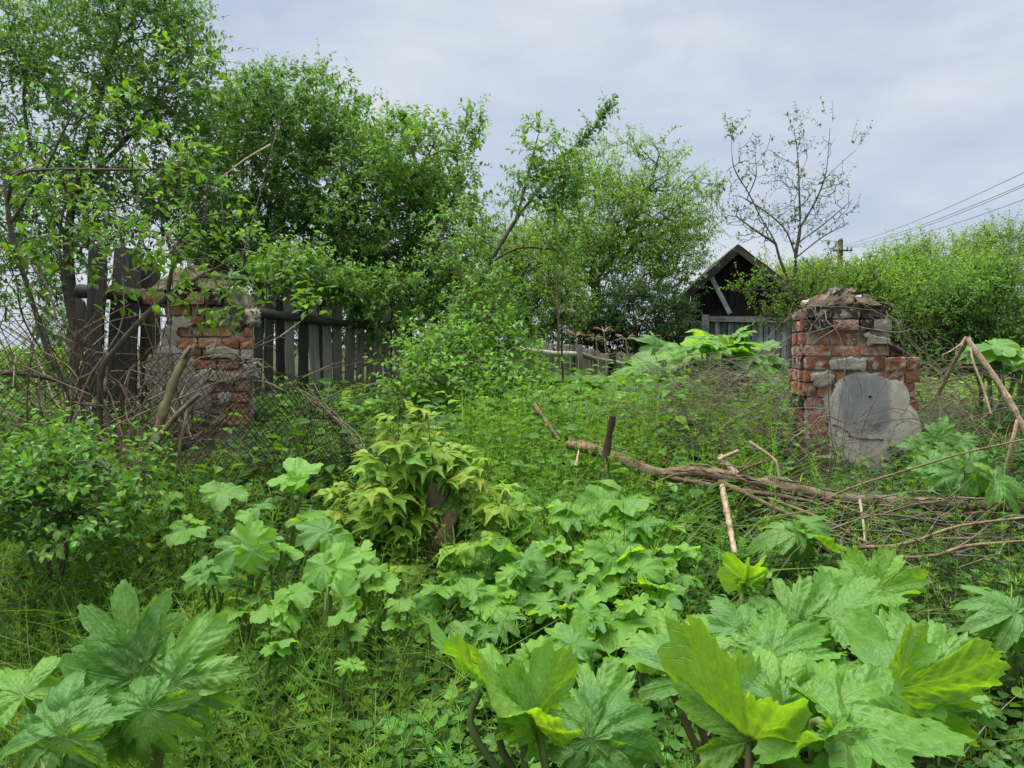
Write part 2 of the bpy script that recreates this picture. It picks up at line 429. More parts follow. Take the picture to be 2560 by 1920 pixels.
M = {
    'leaf': leaf_mat('tree_leaf', .25, .45, .42),
    'leaf_far': leaf_mat('far_leaf', .15, .6, .42),
    'hog': hog_mat(),
    'herb': leaf_mat('herb_leaf', .15, .55, .40, (1.6, 1.45, .25)),
    'maple': leaf_mat('maple_leaf', .18, .5, .42, (1.45, 1.45, .25)),
    'bark': bark_mat('bark', (.05, .042, .034), (.14, .12, .10), 16, .5),
    'bark_dark': bark_mat('dark_bark', (.022, .02, .018), (.075, .066, .056), 16, .25),
    'bark_dead': bark_mat('dead_bark', (.085, .058, .036), (.24, .18, .125), 22, .12),
    'twig': bark_mat('dry_twig', (.16, .13, .10), (.33, .285, .235), 18),
    'straw': bark_mat('dry_stalk', (.24, .185, .125), (.58, .49, .38), 34),
    'wood': wood_mat('weathered_board', (.16, .15, .13), (.40, .375, .32), .4),
    'wood_dark': wood_mat('dark_board', (.028, .026, .023), (.085, .08, .072), .5),  # darker board tones for rails, posts and some planks
    'wood_shed': wood_mat('blackened_board', (.005, .005, .007), (.020, .018, .018), .4, (.025, .014, .009)),
    'wood_grey': wood_mat('silver_board', (.12, .13, .15), (.44, .46, .49), .45, (.03, .03, .035)),
    'brick': brick_mat(),
    'mortar': rubble_mat('old_mortar', [(.22, (.12, .10, .075)), (.45, (.34, .30, .235)), (.75, (.50, .46, .37))]),
    'rubble': rubble_mat('rubble_soil', [(.2, (.02, .018, .014)), (.48, (.075, .06, .042)), (.62, (.17, .125, .085)), (.8, (.24, .13, .08))], 12),
    'concrete': rubble_mat('concrete', [(.25, (.17, .155, .13)), (.6, (.31, .29, .25)), (.8, (.40, .37, .32))], 7),
    'wire': rubble_mat('rusty_wire', [(.3, (.018, .016, .015)), (.7, (.06, .048, .04))], 20, .2),
    'cable': rubble_mat('grey_cable', [(.3, (.10, .10, .105)), (.7, (.16, .16, .165))], 20, .2),
    'felt': rubble_mat('roofing_felt', [(.3, (.018, .018, .02)), (.7, (.055, .055, .058))], 4),
    'ground': ground_mat(),
}

# ------------------------------------------------------------------ ground
def build_ground():
    xs = np.unique(np.concatenate([np.linspace(-900, -20, 30), np.linspace(-20, -6, 30), np.linspace(-6, 6, 121), np.linspace(6, 20, 30), np.linspace(20, 900, 30)]))
    ys = np.unique(np.concatenate([np.linspace(-30, 0, 20), np.linspace(0, 12, 121), np.linspace(12, 60, 60), np.linspace(60, 1600, 40)]))
    X, Y = np.meshgrid(xs, ys); Z = H(X, Y)
    near = (Y < 12) & (np.abs(X) < 6)
    Z = Z + np.where(near, rng.normal(size=X.shape) * .012, 0)
    V = np.stack([X, Y, Z], -1).reshape(-1, 3); nx = len(xs)
    i = (np.arange(len(ys) - 1)[:, None] * nx + np.arange(nx - 1)[None]).ravel()
    o = MB().add(V, np.stack([i, i + 1, i + nx + 1, i + nx], 1)).obj('ground', M['ground'], None, True)
    tag(o, 'dark soil bank under the weeds, rising from the viewer', None, None, 'structure')
build_ground()

# ------------------------------------------------------------------ brick gate pillars
RED, ORANGE, DARK, PALE, OCHRE = (.29, .125, .085, 1), (.44, .21, .12, 1), (.05, .043, .038, 1), (.38, .35, .28, 1), (.46, .27, .15, 1)
_bm = {}
def brick(parent, x0, x1, z0, z1, ydepth, yfront, colr, rg, rot=0.0):
    """A single worn brick whose front stands at -yfront (towards the viewer)."""
    L, hgt = x1 - x0, z1 - z0
    V, Q = box(L, ydepth, hgt, max(3, int(L / .035)), 3, 3, .0017, rg, .0030)
    chip = rg.random(len(V)) < .05; V[chip] *= .93
    o = MB().add(V, Q).obj('brick', M['brick'], parent, False)
    o.location = ((x0 + x1) / 2, -yfront + ydepth / 2, (z0 + z1) / 2)
    o.rotation_euler = (rg.normal() * .015, rg.normal() * .012, rg.normal() * .02 + rot)
    j = rg.uniform(.8, 1.18)
    o.color = (colr[0] * j, colr[1] * j * rg.uniform(.9, 1.1), colr[2] * j, 1)
    return o

def rough_block(name, parent, mat, sx, sy, sz, loc, n=(8, 6, 8), rough=.012, rnd=.03, rg=None, rot=(0, 0, 0)):
    V, Q = box(sx, sy, sz, *n, rough, rg or rng, rnd)
    o = MB().add(V, Q).obj(name, mat, parent, True); o.location = loc; o.rotation_euler = rot
    return o

def slab_outline(name, parent, mat, pts, thick, loc, rg, rough=.003, step=.016):
    """A plaster skin: closed outline in (x, z) filled with a grid, given thickness."""
    pts = np.array(pts, float)
    # resample the outline
    seg = np.linalg.norm(np.roll(pts, -1, 0) - pts, axis=1); out = []
    for a, b, l in zip(pts, np.roll(pts, -1, 0), seg):
        k = max(1, int(l / step))
        for t in range(k): out.append(a + (b - a) * t / k)
    out = np.array(out); soft = out.copy()
    for _ in range(6): soft = (np.roll(soft, 1, 0) + soft + np.roll(soft, -1, 0)) / 3
    out += rg.normal(size=out.shape) * rough * .9 + (np.interp(np.arange(len(out)), np.linspace(0, len(out), 26), rg.normal(size=26)) * rough * 1.5)[:, None]
    n = len(out); c = out.mean(0); mb = MB(); rings = 7
    Vf = []
    for r in range(rings, 0, -1):
        q = out if r == rings else c + (soft - c) * ((r + .55 * (r == rings - 1)) / rings) ** .9
        yy = -thick + np.sin(q[:, 0] * 23 + 1) * np.sin(q[:, 1] * 19) * .003 + rg.normal(size=n) * .0006 + (thick * .12 if r == rings else 0)
        Vf.append(np.stack([q[:, 0], np.broadcast_to(yy, (n,)), q[:, 1]], 1))
    Vf = np.concatenate(Vf + [np.array([[c[0], -thick, c[1]]])]); F = []
    for r in range(rings - 1):
        for i in range(n): F.append((r * n + i, r * n + (i + 1) % n, (r + 1) * n + (i + 1) % n, (r + 1) * n + i))
    mb.add(Vf, F)
    last = (rings - 1) * n
    mb.add(np.vstack([Vf[last:last + n], Vf[-1:]]), np.array([[i, (i + 1) % n, n] for i in range(n)]))
    back = np.stack([out[:, 0], np.full(n, .03), out[:, 1]], 1)
    mb.add(np.vstack([Vf[:n], back]), np.array([[i, i + n, (i + 1) % n + n, (i + 1) % n] for i in range(n)]))
    o = mb.obj(name, mat, parent, True); o.location = loc
    return o

def pillar_right():
    rg = np.random.default_rng(11)
    d = 5.0; k = d / FPX / 3.318                  # metres per pixel of the enlarged photograph
    base = P(1900 + 800 / 3.318, 680 + 1600 / 3.318, d)
    t = thing('brick_pillar', 'broken red brick gate pillar with an arched grey plaster patch and dry vines', 'pillar', base, 'ruined gate pillars')
    X = lambda zx: (zx - 800) * k
    Z = lambda zy: (1600 - zy) * k
    # inner core of mortar
    rough_block('mortar_core', t, M['mortar'], X(1035) - X(365), .50, Z(300) - Z(1700), ((X(1035) + X(365)) / 2, .25, (Z(300) + Z(1700)) / 2), (14, 8, 30), .005, .01, rg)
    rough_block('mortar_core', t, M['mortar'], X(1270) - X(380), .53, Z(705) - Z(1700), ((X(1270) + X(380)) / 2, .262, (Z(705) + Z(1700)) / 2), (10, 6, 14), .008, .02, rg)
    rows = [  # zy top, zy bottom, protrusion, bricks (x0, x1, colour)
        (303, 384, .040, [(352, 560, DARK), (565, 800, DARK), (805, 1010, DARK)]),
        (390, 482, .046, [(340, 560, DARK), (572, 790, RED), (800, 900, DARK), (905, 1058, PALE)]),
        (494, 598, .012, [(372, 560, ORANGE), (565, 785, RED), (835, 1050, PALE)]),
        (606, 690, .016, [(352, 570, ORANGE), (578, 800, ORANGE), (806, 1046, ORANGE)]),
        (700, 806, .028, [(350, 548, RED), (560, 800, PALE), (806, 1000, RED), (1006, 1180, RED), (1186, 1296, RED)]),
        (816, 908, .026, [(345, 430, RED), (436, 600, PALE), (605, 690, ORANGE), (900, 1048, RED), (1056, 1170, RED), (1176, 1296, RED)]),
        (916, 1030, .022, [(340, 450, RED), (456, 575, ORANGE), (1150, 1262, RED)]),
        (1040, 1140, .015, [(372, 500, ORANGE), (505, 580, PALE), (1190, 1290, RED)]),
        (1150, 1250, .014, [(385, 505, RED), (510, 575, OCHRE), (1200, 1290, RED)]),
        (1258, 1350, .014, [(392, 545, ORANGE), (1180, 1290, RED)]),
        (1358, 1450, .014, [(420, 560, ORANGE), (1100, 1280, RED)]),
        (1458, 1560, .010, [(440, 600, RED), (1080, 1270, DARK)]),
    ]
    for zt, zb, pr, br in rows:
        for x0, x1, c in br:
            brick(t, X(x0), X(x1), Z(zb), Z(zt), .14, pr, c, rg)
    # bricks of the left return
    for zt, zb, pr, br in rows:
        yy = .10 + (.0 if zt < 600 else .015)
        for j in range(3):
            if rg.random() < .15: continue
            o = brick(t, 0, .13, Z(zb), Z(zt), .14, 0, [RED, ORANGE, DARK, RED][rg.integers(4)], rg)
            xl = X(350) - (.018 if zt > 700 and j > 0 else .0) - rg.uniform(0, .012)
            o.location = (xl + .05, yy + j * .145, o.location[2])
    # top bricks of the returns and the ruined head
    V, Q = box(X(1000) - X(372), .48, .20, 18, 14, 7, .013, rg, .03)
    e = (V[:, 0] / (X(1000) - X(372)) * 2) ** 2 + (V[:, 1] / .48 * 2) ** 2
    V[:, 2] = np.where(V[:, 2] > 0, V[:, 2] * np.clip(1.1 - .8 * e, .05, 1.2), V[:, 2])
    o = MB().add(V, Q).obj('rubble_head', M['rubble'], t, True); o.location = ((X(372) + X(1000)) / 2, .21, Z(282))
    for (x0, x1, zb, zt, c, ry, yf) in ((440, 545, 290, 235, ORANGE, .15, -.05), (550, 610, 262, 212, OCHRE, -.25, -.08), (640, 760, 296, 245, DARK, .1, -.02), (820, 930, 300, 262, DARK, -.1, -.03)):
        b = brick(t, X(x0), X(x1), Z(zb), Z(zt), .12, yf, c, rg); b.rotation_euler[1] = ry
    for q in range(13):
        a_ = rg.uniform(0, 6.28); rr_ = rg.uniform(.2, .95); hx = (X(1000) - X(372)) / 2
        b = brick(t, -.05 - rg.uniform(0, .03), .05, 0, rg.uniform(.035, .06), rg.uniform(.06, .11), 0, [DARK, RED, OCHRE, DARK, PALE][rg.integers(5)], rg)
        b.location = ((X(372) + X(1000)) / 2 + math.cos(a_) * rr_ * hx * .9, .21 + math.sin(a_) * rr_ * .2, Z(282) + .098 * max(0, 1.06 - .8 * rr_ ** 2) - .012); b.rotation_euler = (rg.normal() * .3, rg.normal() * .25 + math.cos(a_) * rr_ * .4, rg.uniform(0, 3))
    V, Q = box(X(1290) - X(1040), .34, Z(520) - Z(706), 12, 8, 7, .008, rg, .02)      # soil slumped on the step
    fx = V[:, 0] / (X(1290) - X(1040)) + .5; hh = Z(520) - Z(706)
    V[:, 2] = -hh / 2 + (V[:, 2] + hh / 2) * np.clip(1.05 - 1.0 * fx ** .8 - 1.5 * np.clip(-V[:, 1] - .08, 0, 1), .06, 1)
    o = MB().add(V, Q).obj('slumped_soil', M['rubble'], t, True); o.location = ((X(1290) + X(1040)) / 2, .19, (Z(520) + Z(706)) / 2)
    # bent concrete shard standing on top
    sp = np.array([[X(835), .13, Z(262)], [X(842), .13, Z(215)], [X(862), .13, Z(165)], [X(930), .13, Z(178)], [X(905), .13, Z(205)], [X(880), .13, Z(260)]])
    mb = MB(); n = len(sp); bk = sp + np.array([0.004, .05, 0])
    mb.add(sp, np.array([[0, 1, 5], [1, 4, 5], [1, 2, 4], [2, 3, 4]])); mb.add(bk, np.array([[0, 5, 1], [1, 5, 4], [1, 4, 2], [2, 4, 3]]))
    mb.add(np.vstack([sp, bk]), np.array([[i, (i + 1) % n, (i + 1) % n + n, i + n] for i in range(n)]))
    mb.obj('concrete_shard', M['concrete'], t)
    # arched plaster skin
    arch = [(572, 1000), (600, 930), (650, 880), (700, 845), (760, 825), (840, 815), (900, 822), (960, 850), (1020, 890), (1085, 905), (1140, 910), (1180, 960), (1205, 1020), (1225, 1090), (1288, 1140), (1306, 1220), (1312, 1300), (1308, 1420), (1312, 1540), (1300, 1680), (900, 1690), (560, 1680), (548, 1540), (566, 1400), (556, 1250), (570, 1100)]
    slab_outline('plaster_skin', t, plaster_mat('arch_plaster', (X(850), Z(1080)), ((X(1110) - X(650)) / 2, (Z(840) - Z(1390)) / 2), (.50, .47, .40), (.19, .195, .205)), [(X(a), Z(b)) for a, b in arch], .036, (0, 0, 0), rg, .004)
    for pts, c in (([(560, 720), (690, 705), (850, 712), (850, 800), (700, 808), (555, 806)], 0), ([(400, 840), (520, 820), (600, 850), (560, 930), (480, 965), (410, 930)], 0), ([(500, 1040), (560, 1000), (568, 1150), (570, 1300), (540, 1180)], 0), ([(840, 500), (1050, 560), (1060, 600), (850, 590)], 0)):
        slab_outline('plaster_patch', t, M['lime'], [(X(a), Z(b)) for a, b in pts], .05 if pts[0][1] < 1000 else .03, (0, 0, 0), rg, .004)
    # crack ledge and a dark hole mark on the plaster
    lim = MB(); limb(lim, [(X(720), -.040, Z(1350)), (X(800), -.040, Z(1372)), (X(900), -.040, Z(1380)), (X(1010), -.040, Z(1376))], .004, .004, 10, 6, .3, (1, 1, 1), rg)
    lim.obj('crack', M['rubble'], t)
    lim = MB(); limb(lim, [(X(580), -.038, Z(1262)), (X(640), -.039, Z(1275)), (X(700), -.040, Z(1310)), (X(730), -.040, Z(1330))], .004, .003, 10, 6, .4, (1, 1, 1), rg)
    lim.obj('crack', M['rubble'], t)
    V, Q = box(.02, .01, .016, 2, 2, 2, .002, rg, .004); o = MB().add(V, Q).obj('hole_shade_dot', M['wire'], t); o.location = (X(890), -.038, Z(1025))  # dark bead imitates the shade inside a small hole
    # plinth stone
    rough_block('plinth', t, M['mortar'], .66, .56, .20, (X(830), .24, Z(1640)), (8, 6, 3), .012, .02, rg)
    t.rotation_euler = (0, 0, -.2); t.scale = (.94, .92, 1.0)
    return t

M['lime'] = rubble_mat('lime_render', [(.25, (.22, .19, .14)), (.5, (.36, .33, .265)), (.75, (.44, .41, .345))], 8)
PR = pillar_right()

def pillar_left():
    rg = np.random.default_rng(12)
    d = 5.4; k = d / FPX / 2.9625
    base = P(340 + 500 / 2.9625, 580 + 1500 / 2.9625, d)
    t = thing('brick_pillar', 'eroded orange brick gate pillar with overhanging cap behind sagging wire netting', 'pillar', base, 'ruined gate pillars')
    X = lambda zx: (zx - 500) * k
    Z = lambda zy: (1500 - zy) * k
    rough_block('mortar_core', t, M['mortar'], X(835) - X(250), .46, Z(440) - Z(1620), ((X(835) + X(250)) / 2, .25, (Z(440) + Z(1620)) / 2), (9, 6, 20), .01, .02, rg)
    rough_block('mortar_core', t, M['mortar'], X(820) - X(150), .44, Z(900) - Z(1620), ((X(820) + X(150)) / 2, .245, (Z(900) + Z(1620)) / 2), (9, 6, 14), .01, .03, rg)
    rows = [
        (448, 540, .07, [(118, 260, RED), (268, 400, DARK), (406, 530, RED), (536, 650, DARK)]),
        (552, 618, .02, [(270, 430, ORANGE), (436, 560, OCHRE), (566, 700, ORANGE)]),
        (624, 690, .03, [(262, 380, RED), (386, 520, ORANGE), (526, 700, OCHRE)]),
        (704, 770, .012, [(250, 340, OCHRE), (346, 500, ORANGE), (506, 712, ORANGE), (800, 856, ORANGE)]),
        (784, 858, .03, [(240, 330, PALE), (336, 470, ORANGE), (476, 640, ORANGE), (646, 760, RED), (766, 858, ORANGE)]),
        (868, 934, .028, [(340, 500, RED), (506, 640, ORANGE), (646, 770, ORANGE), (776, 856, PALE)]),
        (944, 1012, .02, [(440, 600, ORANGE), (606, 752, ORANGE)]),
        (1020, 1096, .014, [(450, 610, OCHRE), (616, 790, ORANGE)]),
        (1104, 1180, .012, [(455, 580, PALE), (586, 720, RED), (726, 838, ORANGE)]),
        (1190, 1262, .014, [(560, 690, RED), (696, 834, ORANGE)]),
        (1270, 1345, .012, [(540, 680, OCHRE), (686, 828, RED)]),
        (1355, 1430, .012, [(520, 660, RED), (666, 820, OCHRE)]),
    ]
    for zt, zb, pr, br in rows:
        for x0, x1, c in br: brick(t, X(x0), X(x1), Z(zb), Z(zt), .15, pr + rg.normal() * .006, c, rg)
        for j in range(3):
            o = brick(t, 0, .13, Z(zb), Z(zt), .14, 0, [RED, ORANGE, OCHRE][rg.integers(3)], rg)
            o.location = (X(835) - .062 + rg.uniform(-.02, .008), .11 + j * .145, o.location[2])
    # grey broken cap end and protruding lumps on the right
    rough_block('cap_stone', t, M['concrete'], X(800) - X(655), .40, Z(400) - Z(560), (X(728), .15, Z(478)), (6, 6, 5), .010, .02, rg, (0, .1, 0))
    rough_block('mortar_lump', t, M['mortar'], X(905) - X(800), .22, Z(570) - Z(700), (X(850), .08, Z(632)), (6, 6, 6), .012, .03, rg)
    rough_block('mortar_lump', t, M['concrete'], X(905) - X(760), .2, Z(950) - Z(1110), (X(835), .06, Z(1030)), (6, 6, 6), .012, .03, rg, (0, .2, 0))
    # solid dark block standing in for the shade inside a hole
    rough_block('hole_shade', t, M['rubble'], X(800) - X(715), .10, Z(620) - Z(742), (X(757), .07, Z(680)), (4, 3, 5), .006, .01, rg)
    for pts in ([(280, 640), (400, 628), (430, 700), (330, 720)], [(520, 860), (640, 850), (760, 870), (740, 935), (560, 930)], [(580, 560), (700, 556), (705, 640), (640, 650)], [(600, 1200), (700, 1190), (690, 1290), (600, 1280)]):
        slab_outline('plaster_patch', t, M['lime'], [(X(a), Z(b)) for a, b in pts], .036, (0, 0, 0), rg, .007)
    # eroded head: soil and rubble
    V, Q = box(X(760) - X(140), .5, Z(250) - Z(450), 16, 12, 8, .016, rg, .03)
    e = (V[:, 0] / (X(760) - X(140)) * 2) ** 2 + (V[:, 1] / .5 * 2) ** 2
    h = (Z(250) - Z(450)) / 2
    V[:, 2] = np.where(V[:, 2] > -h * .9, -h + (V[:, 2] + h) * np.clip(1.0 - .8 * e, .08, 1.2), V[:, 2])
    o = MB().add(V, Q).obj('rubble_head', M['rubble'], t, True); o.location = ((X(760) + X(140)) / 2, .2, Z(345))
    # grey cement skin on the lower left
    slab_outline('plaster_skin', t, M['concrete'], [(X(a), Z(b)) for a, b in [(215, 840), (330, 850), (440, 930), (470, 1050), (520, 1130), (570, 1150), (560, 1250), (530, 1350), (450, 1480), (250, 1500), (160, 1300), (130, 1080), (120, 960)]], .055, (0, 0, 0), rg, .006)
    slab_outline('plaster_patch', t, M['lime'], [(X(a), Z(b)) for a, b in [(470, 1010), (600, 1020), (760, 1060), (740, 1110), (600, 1110), (480, 1090)]], .035, (0, 0, 0), rg, .006)
    slab_outline('plaster_patch', t, M['concrete'], [(X(a), Z(b)) for a, b in [(240, 700), (330, 690), (345, 800), (330, 850), (230, 840)]], .045, (0, 0, 0), rg, .006)
    t.rotation_euler = (0, 0, .26)
    return t
PL = pillar_left()

# ------------------------------------------------------------------ timber
def plank(name, parent, mat, a, b, width, thick, rg, face=(0, -1, 0), wobble=.006, notch=False):
    """A board from a to b; local Z runs along it."""
    a, b = np.asarray(a, float), np.asarray(b, float); L = np.linalg.norm(b - a)
    V, Q = box(width, thick, L, 2, 1, 8, .0015, rg, .003)
    t = (V[:, 2] / L + .5)
    V[:, 0] += wobble * np.sin(t * rg.uniform(3, 7) + rg.uniform(0, 6)) + np.sign(V[:, 0]) * wobble * .5 * rg.normal(size=len(V)) * (np.abs(V[:, 0]) > width * .3)
    top = t > .99
    V[top, 2] += rg.uniform(-.03, .03) * V[top, 0] / width + rg.normal(size=top.sum()) * .008
    if notch: V[top & (V[:, 0] > 0), 2] -= rg.uniform(.02, .06)
    o = MB().add(V, Q).obj(name, mat, parent)
    z = Vector((b - a).tolist()).normalized(); y = Vector([-f for f in face]); x = y.cross(z).normalized(); y = z.cross(x)
    m = Matrix((x, y, z)).transposed().to_4x4()
    po = parent.location if parent is not None else Vector((0, 0, 0))
    m.translation = Vector(((a + b) / 2).tolist()) - po
    o.matrix_basis = m
    return o

def log(name, parent, mat, pts, r0, r1, rg, n=12, sides=8, rough=.05):
    po = np.array(parent.location) if parent is not None else np.zeros(3)
    mb = MB(); limb(mb, [np.asarray(p) - po for p in pts], r0, r1, n, sides, rough, (1, 1, 1), rg)
    return mb.obj(name, mat, parent, True)

def left_fences():
    rg = np.random.default_rng(21)
    A, B = P(575, 772, 6.6), P(1010, 822, 8.6)
    t = thing('picket_fence', 'weathered grey plank fence with a dark log rail running back from the orange brick pillar', 'fence', (A[0], A[1], float(H(A[0], A[1]))))
    face = nrm(np.array([(B - A)[1], -(B - A)[0], 0]))
    log('rail', t, M['wood_dark'], [A - face * -.03, A * .5 + B * .5 + np.array([0, 0, -.02]) + face * .03, B + face * .03], .042, .034, rg, 24, 8, .12)
    log('rail', t, M['wood_dark'], [A - np.array([0, 0, .75]) - face * .07, B - np.array([0, 0, .72]) - face * .07], .045, .04, rg, 10, 6)
    L = np.linalg.norm((B - A)[:2]); s = 0.0; dirv = (B - A) / np.linalg.norm(B - A)
    while s < 1:
        w = rg.uniform(.085, .125)
        p = A + (B - A) * s; g = float(H(p[0], p[1])) - .05
        top = p[2] + rg.uniform(.10, .34); lean = rg.normal() * .02
        a = np.array([p[0], p[1], g]) - face * .045; b = np.array([p[0] + lean, p[1], top]) - face * .045
        m = M['wood'] if s > .38 else (M['wood_dark'] if rg.random() < .7 else M['wood'])
        plank('plank', t, m, a, b, w, .024, rg, -face, .006)
        s += (w + rg.uniform(.025, .05)) / L
    for s_ in (.02, .5, .97):
        p = A + (B - A) * s_; log('post', t, M['wood_dark'], [np.array([p[0], p[1], float(H(p[0], p[1])) - .1]) - face * .11, np.array([p[0], p[1], p[2] + .2]) - face * .11], .07, .06, rg, 8, 8)

    # tall dark boards left of the pillar
    g0 = P(290, 1075, 5.6)
    t2 = thing('board_fence', 'three tall blackened boards on a log rail beside the orange brick pillar', 'fence', (g0[0], g0[1], float(H(g0[0], g0[1]))))
    for (u0, v0, u1, v1, w, d) in ((222, 1110, 250, 612, .125, 5.55), (300, 1110, 322, 612, .21, 5.72), (372, 1110, 380, 655, .14, 5.8), (196, 1110, 206, 745, .07, 5.75)):
        plank('plank', t2, M['wood_dark'], P(u0, v0, d), P(u1, v1, d), w, .035, rg, (0, -1, 0), .012, True)
    log('rail', t2, M['wood_dark'], [P(196, 728, 5.66), P(300, 735, 5.64), P(420, 752, 5.66)], .05, .055, rg, 10, 8)
    log('rail', t2, M['wood_dark'], [P(196, 980, 5.86), P(420, 985, 5.9)], .045, .045, rg, 10, 8)
left_fences()

def far_fence():
    rg = np.random.default_rng(22)
    pts = [(1290, 872, 12.2), (1445, 885, 13.6), (1530, 905, 15.0), (1612, 918, 17.0)]
    g0 = P(1445, 960, 13.6)
    t = thing('picket_fence', 'low sagging fence of narrow grey pickets beyond the hogweed patch', 'fence', (g0[0], g0[1], float(H(g0[0], g0[1]))))
    tops = [(1290, 842), (1400, 858), (1445, 868), (1530, 888), (1612, 905)]
    for (u0, v0, d0), (u1, v1, d1) in zip(pts[:-1], pts[1:]):
        A, B = P(u0, v0, d0), P(u1, v1, d1); L = np.linalg.norm(B - A); s = 0
        face = nrm(np.array([(B - A)[1], -(B - A)[0], 0]))
        log('rail', t, M['wood'], [A + face * .05, (A + B) / 2 + face * .05 + np.array([0, 0, -.03]), B + face * .05], .05, .045, rg, 10, 8)
        while s < 1:
            w = rg.uniform(.045, .07); q = A + (B - A) * s; u = u0 + (u1 - u0) * s
            vt = np.interp(u, [a for a, _ in tops], [b for _, b in tops]) + rg.normal() * 3
            d = np.linalg.norm(q[1]); top = P(u, vt, q[1])[2]
            plank('picket', t, M['wood'], np.array([q[0], q[1], q[2] - .75]) - face * .03, np.array([q[0] + rg.normal() * .012, q[1], top]) - face * .03, w, .02, rg, -face, .003)
            s += (w + rg.uniform(.0, .014)) / L
    for (u, v, d), m in zip(pts[1:3], ('wood', 'wood_dark')):
        p = P(u, v, d); top = P(u, v - (26 if m == 'wood' else 22), d)
        plank('post', t, M[m], [p[0], p[1] - .1, p[2] - .8], [top[0], top[1] - .1, top[2]], .13, .11, rg, (0, -1, 0), .004)
far_fence()

def shed():
    rg = np.random.default_rng(23)
    d = 22.0
    pk, le, re_ = P(1840, 622, d), P(1716, 736, d), P(2026, 770, d)
    gz = float(H(pk[0], d))
    ang = -.30                                    # the gable is turned a little
    t = thing('log_shed', 'small black timber shed with a steep gable roof among the trees', 'shed', (pk[0], d, gz))
    ph = pk[2] - gz
    hl, hr = pk[0] - le[0], re_[0] - pk[0]
    zl, zr = le[2] - gz, re_[2] - gz
    def roofz(x): return ph - (ph - zl) / hl * -x if x < 0 else ph - (ph - zr) / hr * x
    xx = -hl + .16
    while xx < hr - .15:
        w = rg.uniform(.14, .19); zt = roofz(xx + w / 2) - .06
        o = plank('plank', t, M['wood_shed'], [0, 0, 0], [0, 0, max(.2, zt - 1.95)], w - .012, .03, rg, (0, -1, 0), .004)
        o.location = (xx + w / 2, rg.normal() * .006, 1.95 + (zt - 1.95) / 2)
        o = plank('plank', t, M['wood_grey'], [0, 0, 0], [0, 0, 1.9], w - .02, .03, rg, (0, -1, 0), .004)
        o.location = (xx + w / 2, .02 + rg.normal() * .006, .93)
        xx += w
    bp = np.array([[-hl + .16, .05, 0], [hr - .15, .05, 0], [hr - .15, .05, roofz(hr - .15) - .1], [0, .05, ph - .1], [-hl + .16, .05, roofz(-hl + .16) - .1]])
    mb = MB(); mb.add(np.vstack([bp, bp + [0, .03, 0]]), np.array([[0, 1, 2], [0, 2, 3], [0, 3, 4], [5, 7, 6], [5, 8, 7], [5, 9, 8]])); mb.add(np.vstack([bp, bp + [0, .03, 0]]), np.array([[i, i + 5, (i + 1) % 5 + 5, (i + 1) % 5] for i in range(5)]))
    mb.obj('backing_panel', M['wood_shed'], t)  # unseen panel added behind the boards, blocks sky showing through their gaps
    def beam(name, mat, a, b, w, th, y):
        o = plank(name, t, mat, np.array([a[0], 0, a[1]]), np.array([b[0], 0, b[1]]), w, th, rg, (0, -1, 0), .004)
        m = o.matrix_basis.copy(); m.translation = Vector(((a[0] + b[0]) / 2, y, (a[1] + b[1]) / 2)); o.matrix_basis = m
        return o
    beam('lintel', M['wood_grey'], (-.72, 1.98), (1.75, 1.95), .16, .10, -.10)
    beam('lintel', M['wood_shed'], (-.75, 2.16), (1.3, 2.16), .2, .08, -.07)
    beam('corner_post', M['wood_grey'], (-.86, 0), (-.84, 2.1), .2, .16, -.08)
    beam('door_post', M['wood_grey'], (-.52, 0), (-.52, 1.9), .09, .09, -.06)
    beam('sill_beam', M['wood_grey'], (-1.45, 1.92), (-.9, 1.90), .08, .08, -.05)
    beam('loose_board', M['wood_grey'], (-.78, 3.33), (-.16, 2.12), .13, .03, -.16)
    # two roof slopes with bargeboards
    for sgn, hx, ze in ((-1, hl, zl), (1, hr, zr)):
        th = math.atan2(ph - ze, hx); Ls = math.hypot(hx, ph - ze) + .25
        V, Q = box(Ls, 4.6, .05, 10, 8, 1, .006, rg); rf = o = MB().add(V, Q).obj('roof', M['felt'], t)
        o.location = (sgn * (Ls / 2 * math.cos(th)), 1.95, ph + .06 - Ls / 2 * math.sin(th)); o.rotation_euler = (0, sgn * th, 0)
        V, Q = box(Ls, .05, .16, 10, 1, 1, .004, rg); o = MB().add(V, Q).obj('bargeboard', M['wood_dark'], t)
        o.parent = rf; o.location = (-sgn * .0, -2.31, -.10)
    # side and back walls
    for x in (-hl + .12, hr - .2):
        zt = roofz(x) - .1
        V, Q = box(.06, 4.0, zt, 1, 12, 4, .006, rg); o = MB().add(V, Q).obj('side_wall', M['wood_shed'], t); o.location = (x, 2.1, zt / 2)
    V, Q = box(hl + hr - .5, .06, zl, 8, 1, 4, .006, rg); o = MB().add(V, Q).obj('back_wall', M['wood_shed'], t); o.location = ((hr - hl) / 2, 4.1, zl / 2)
    t.rotation_euler = (0, 0, -.12)
shed()

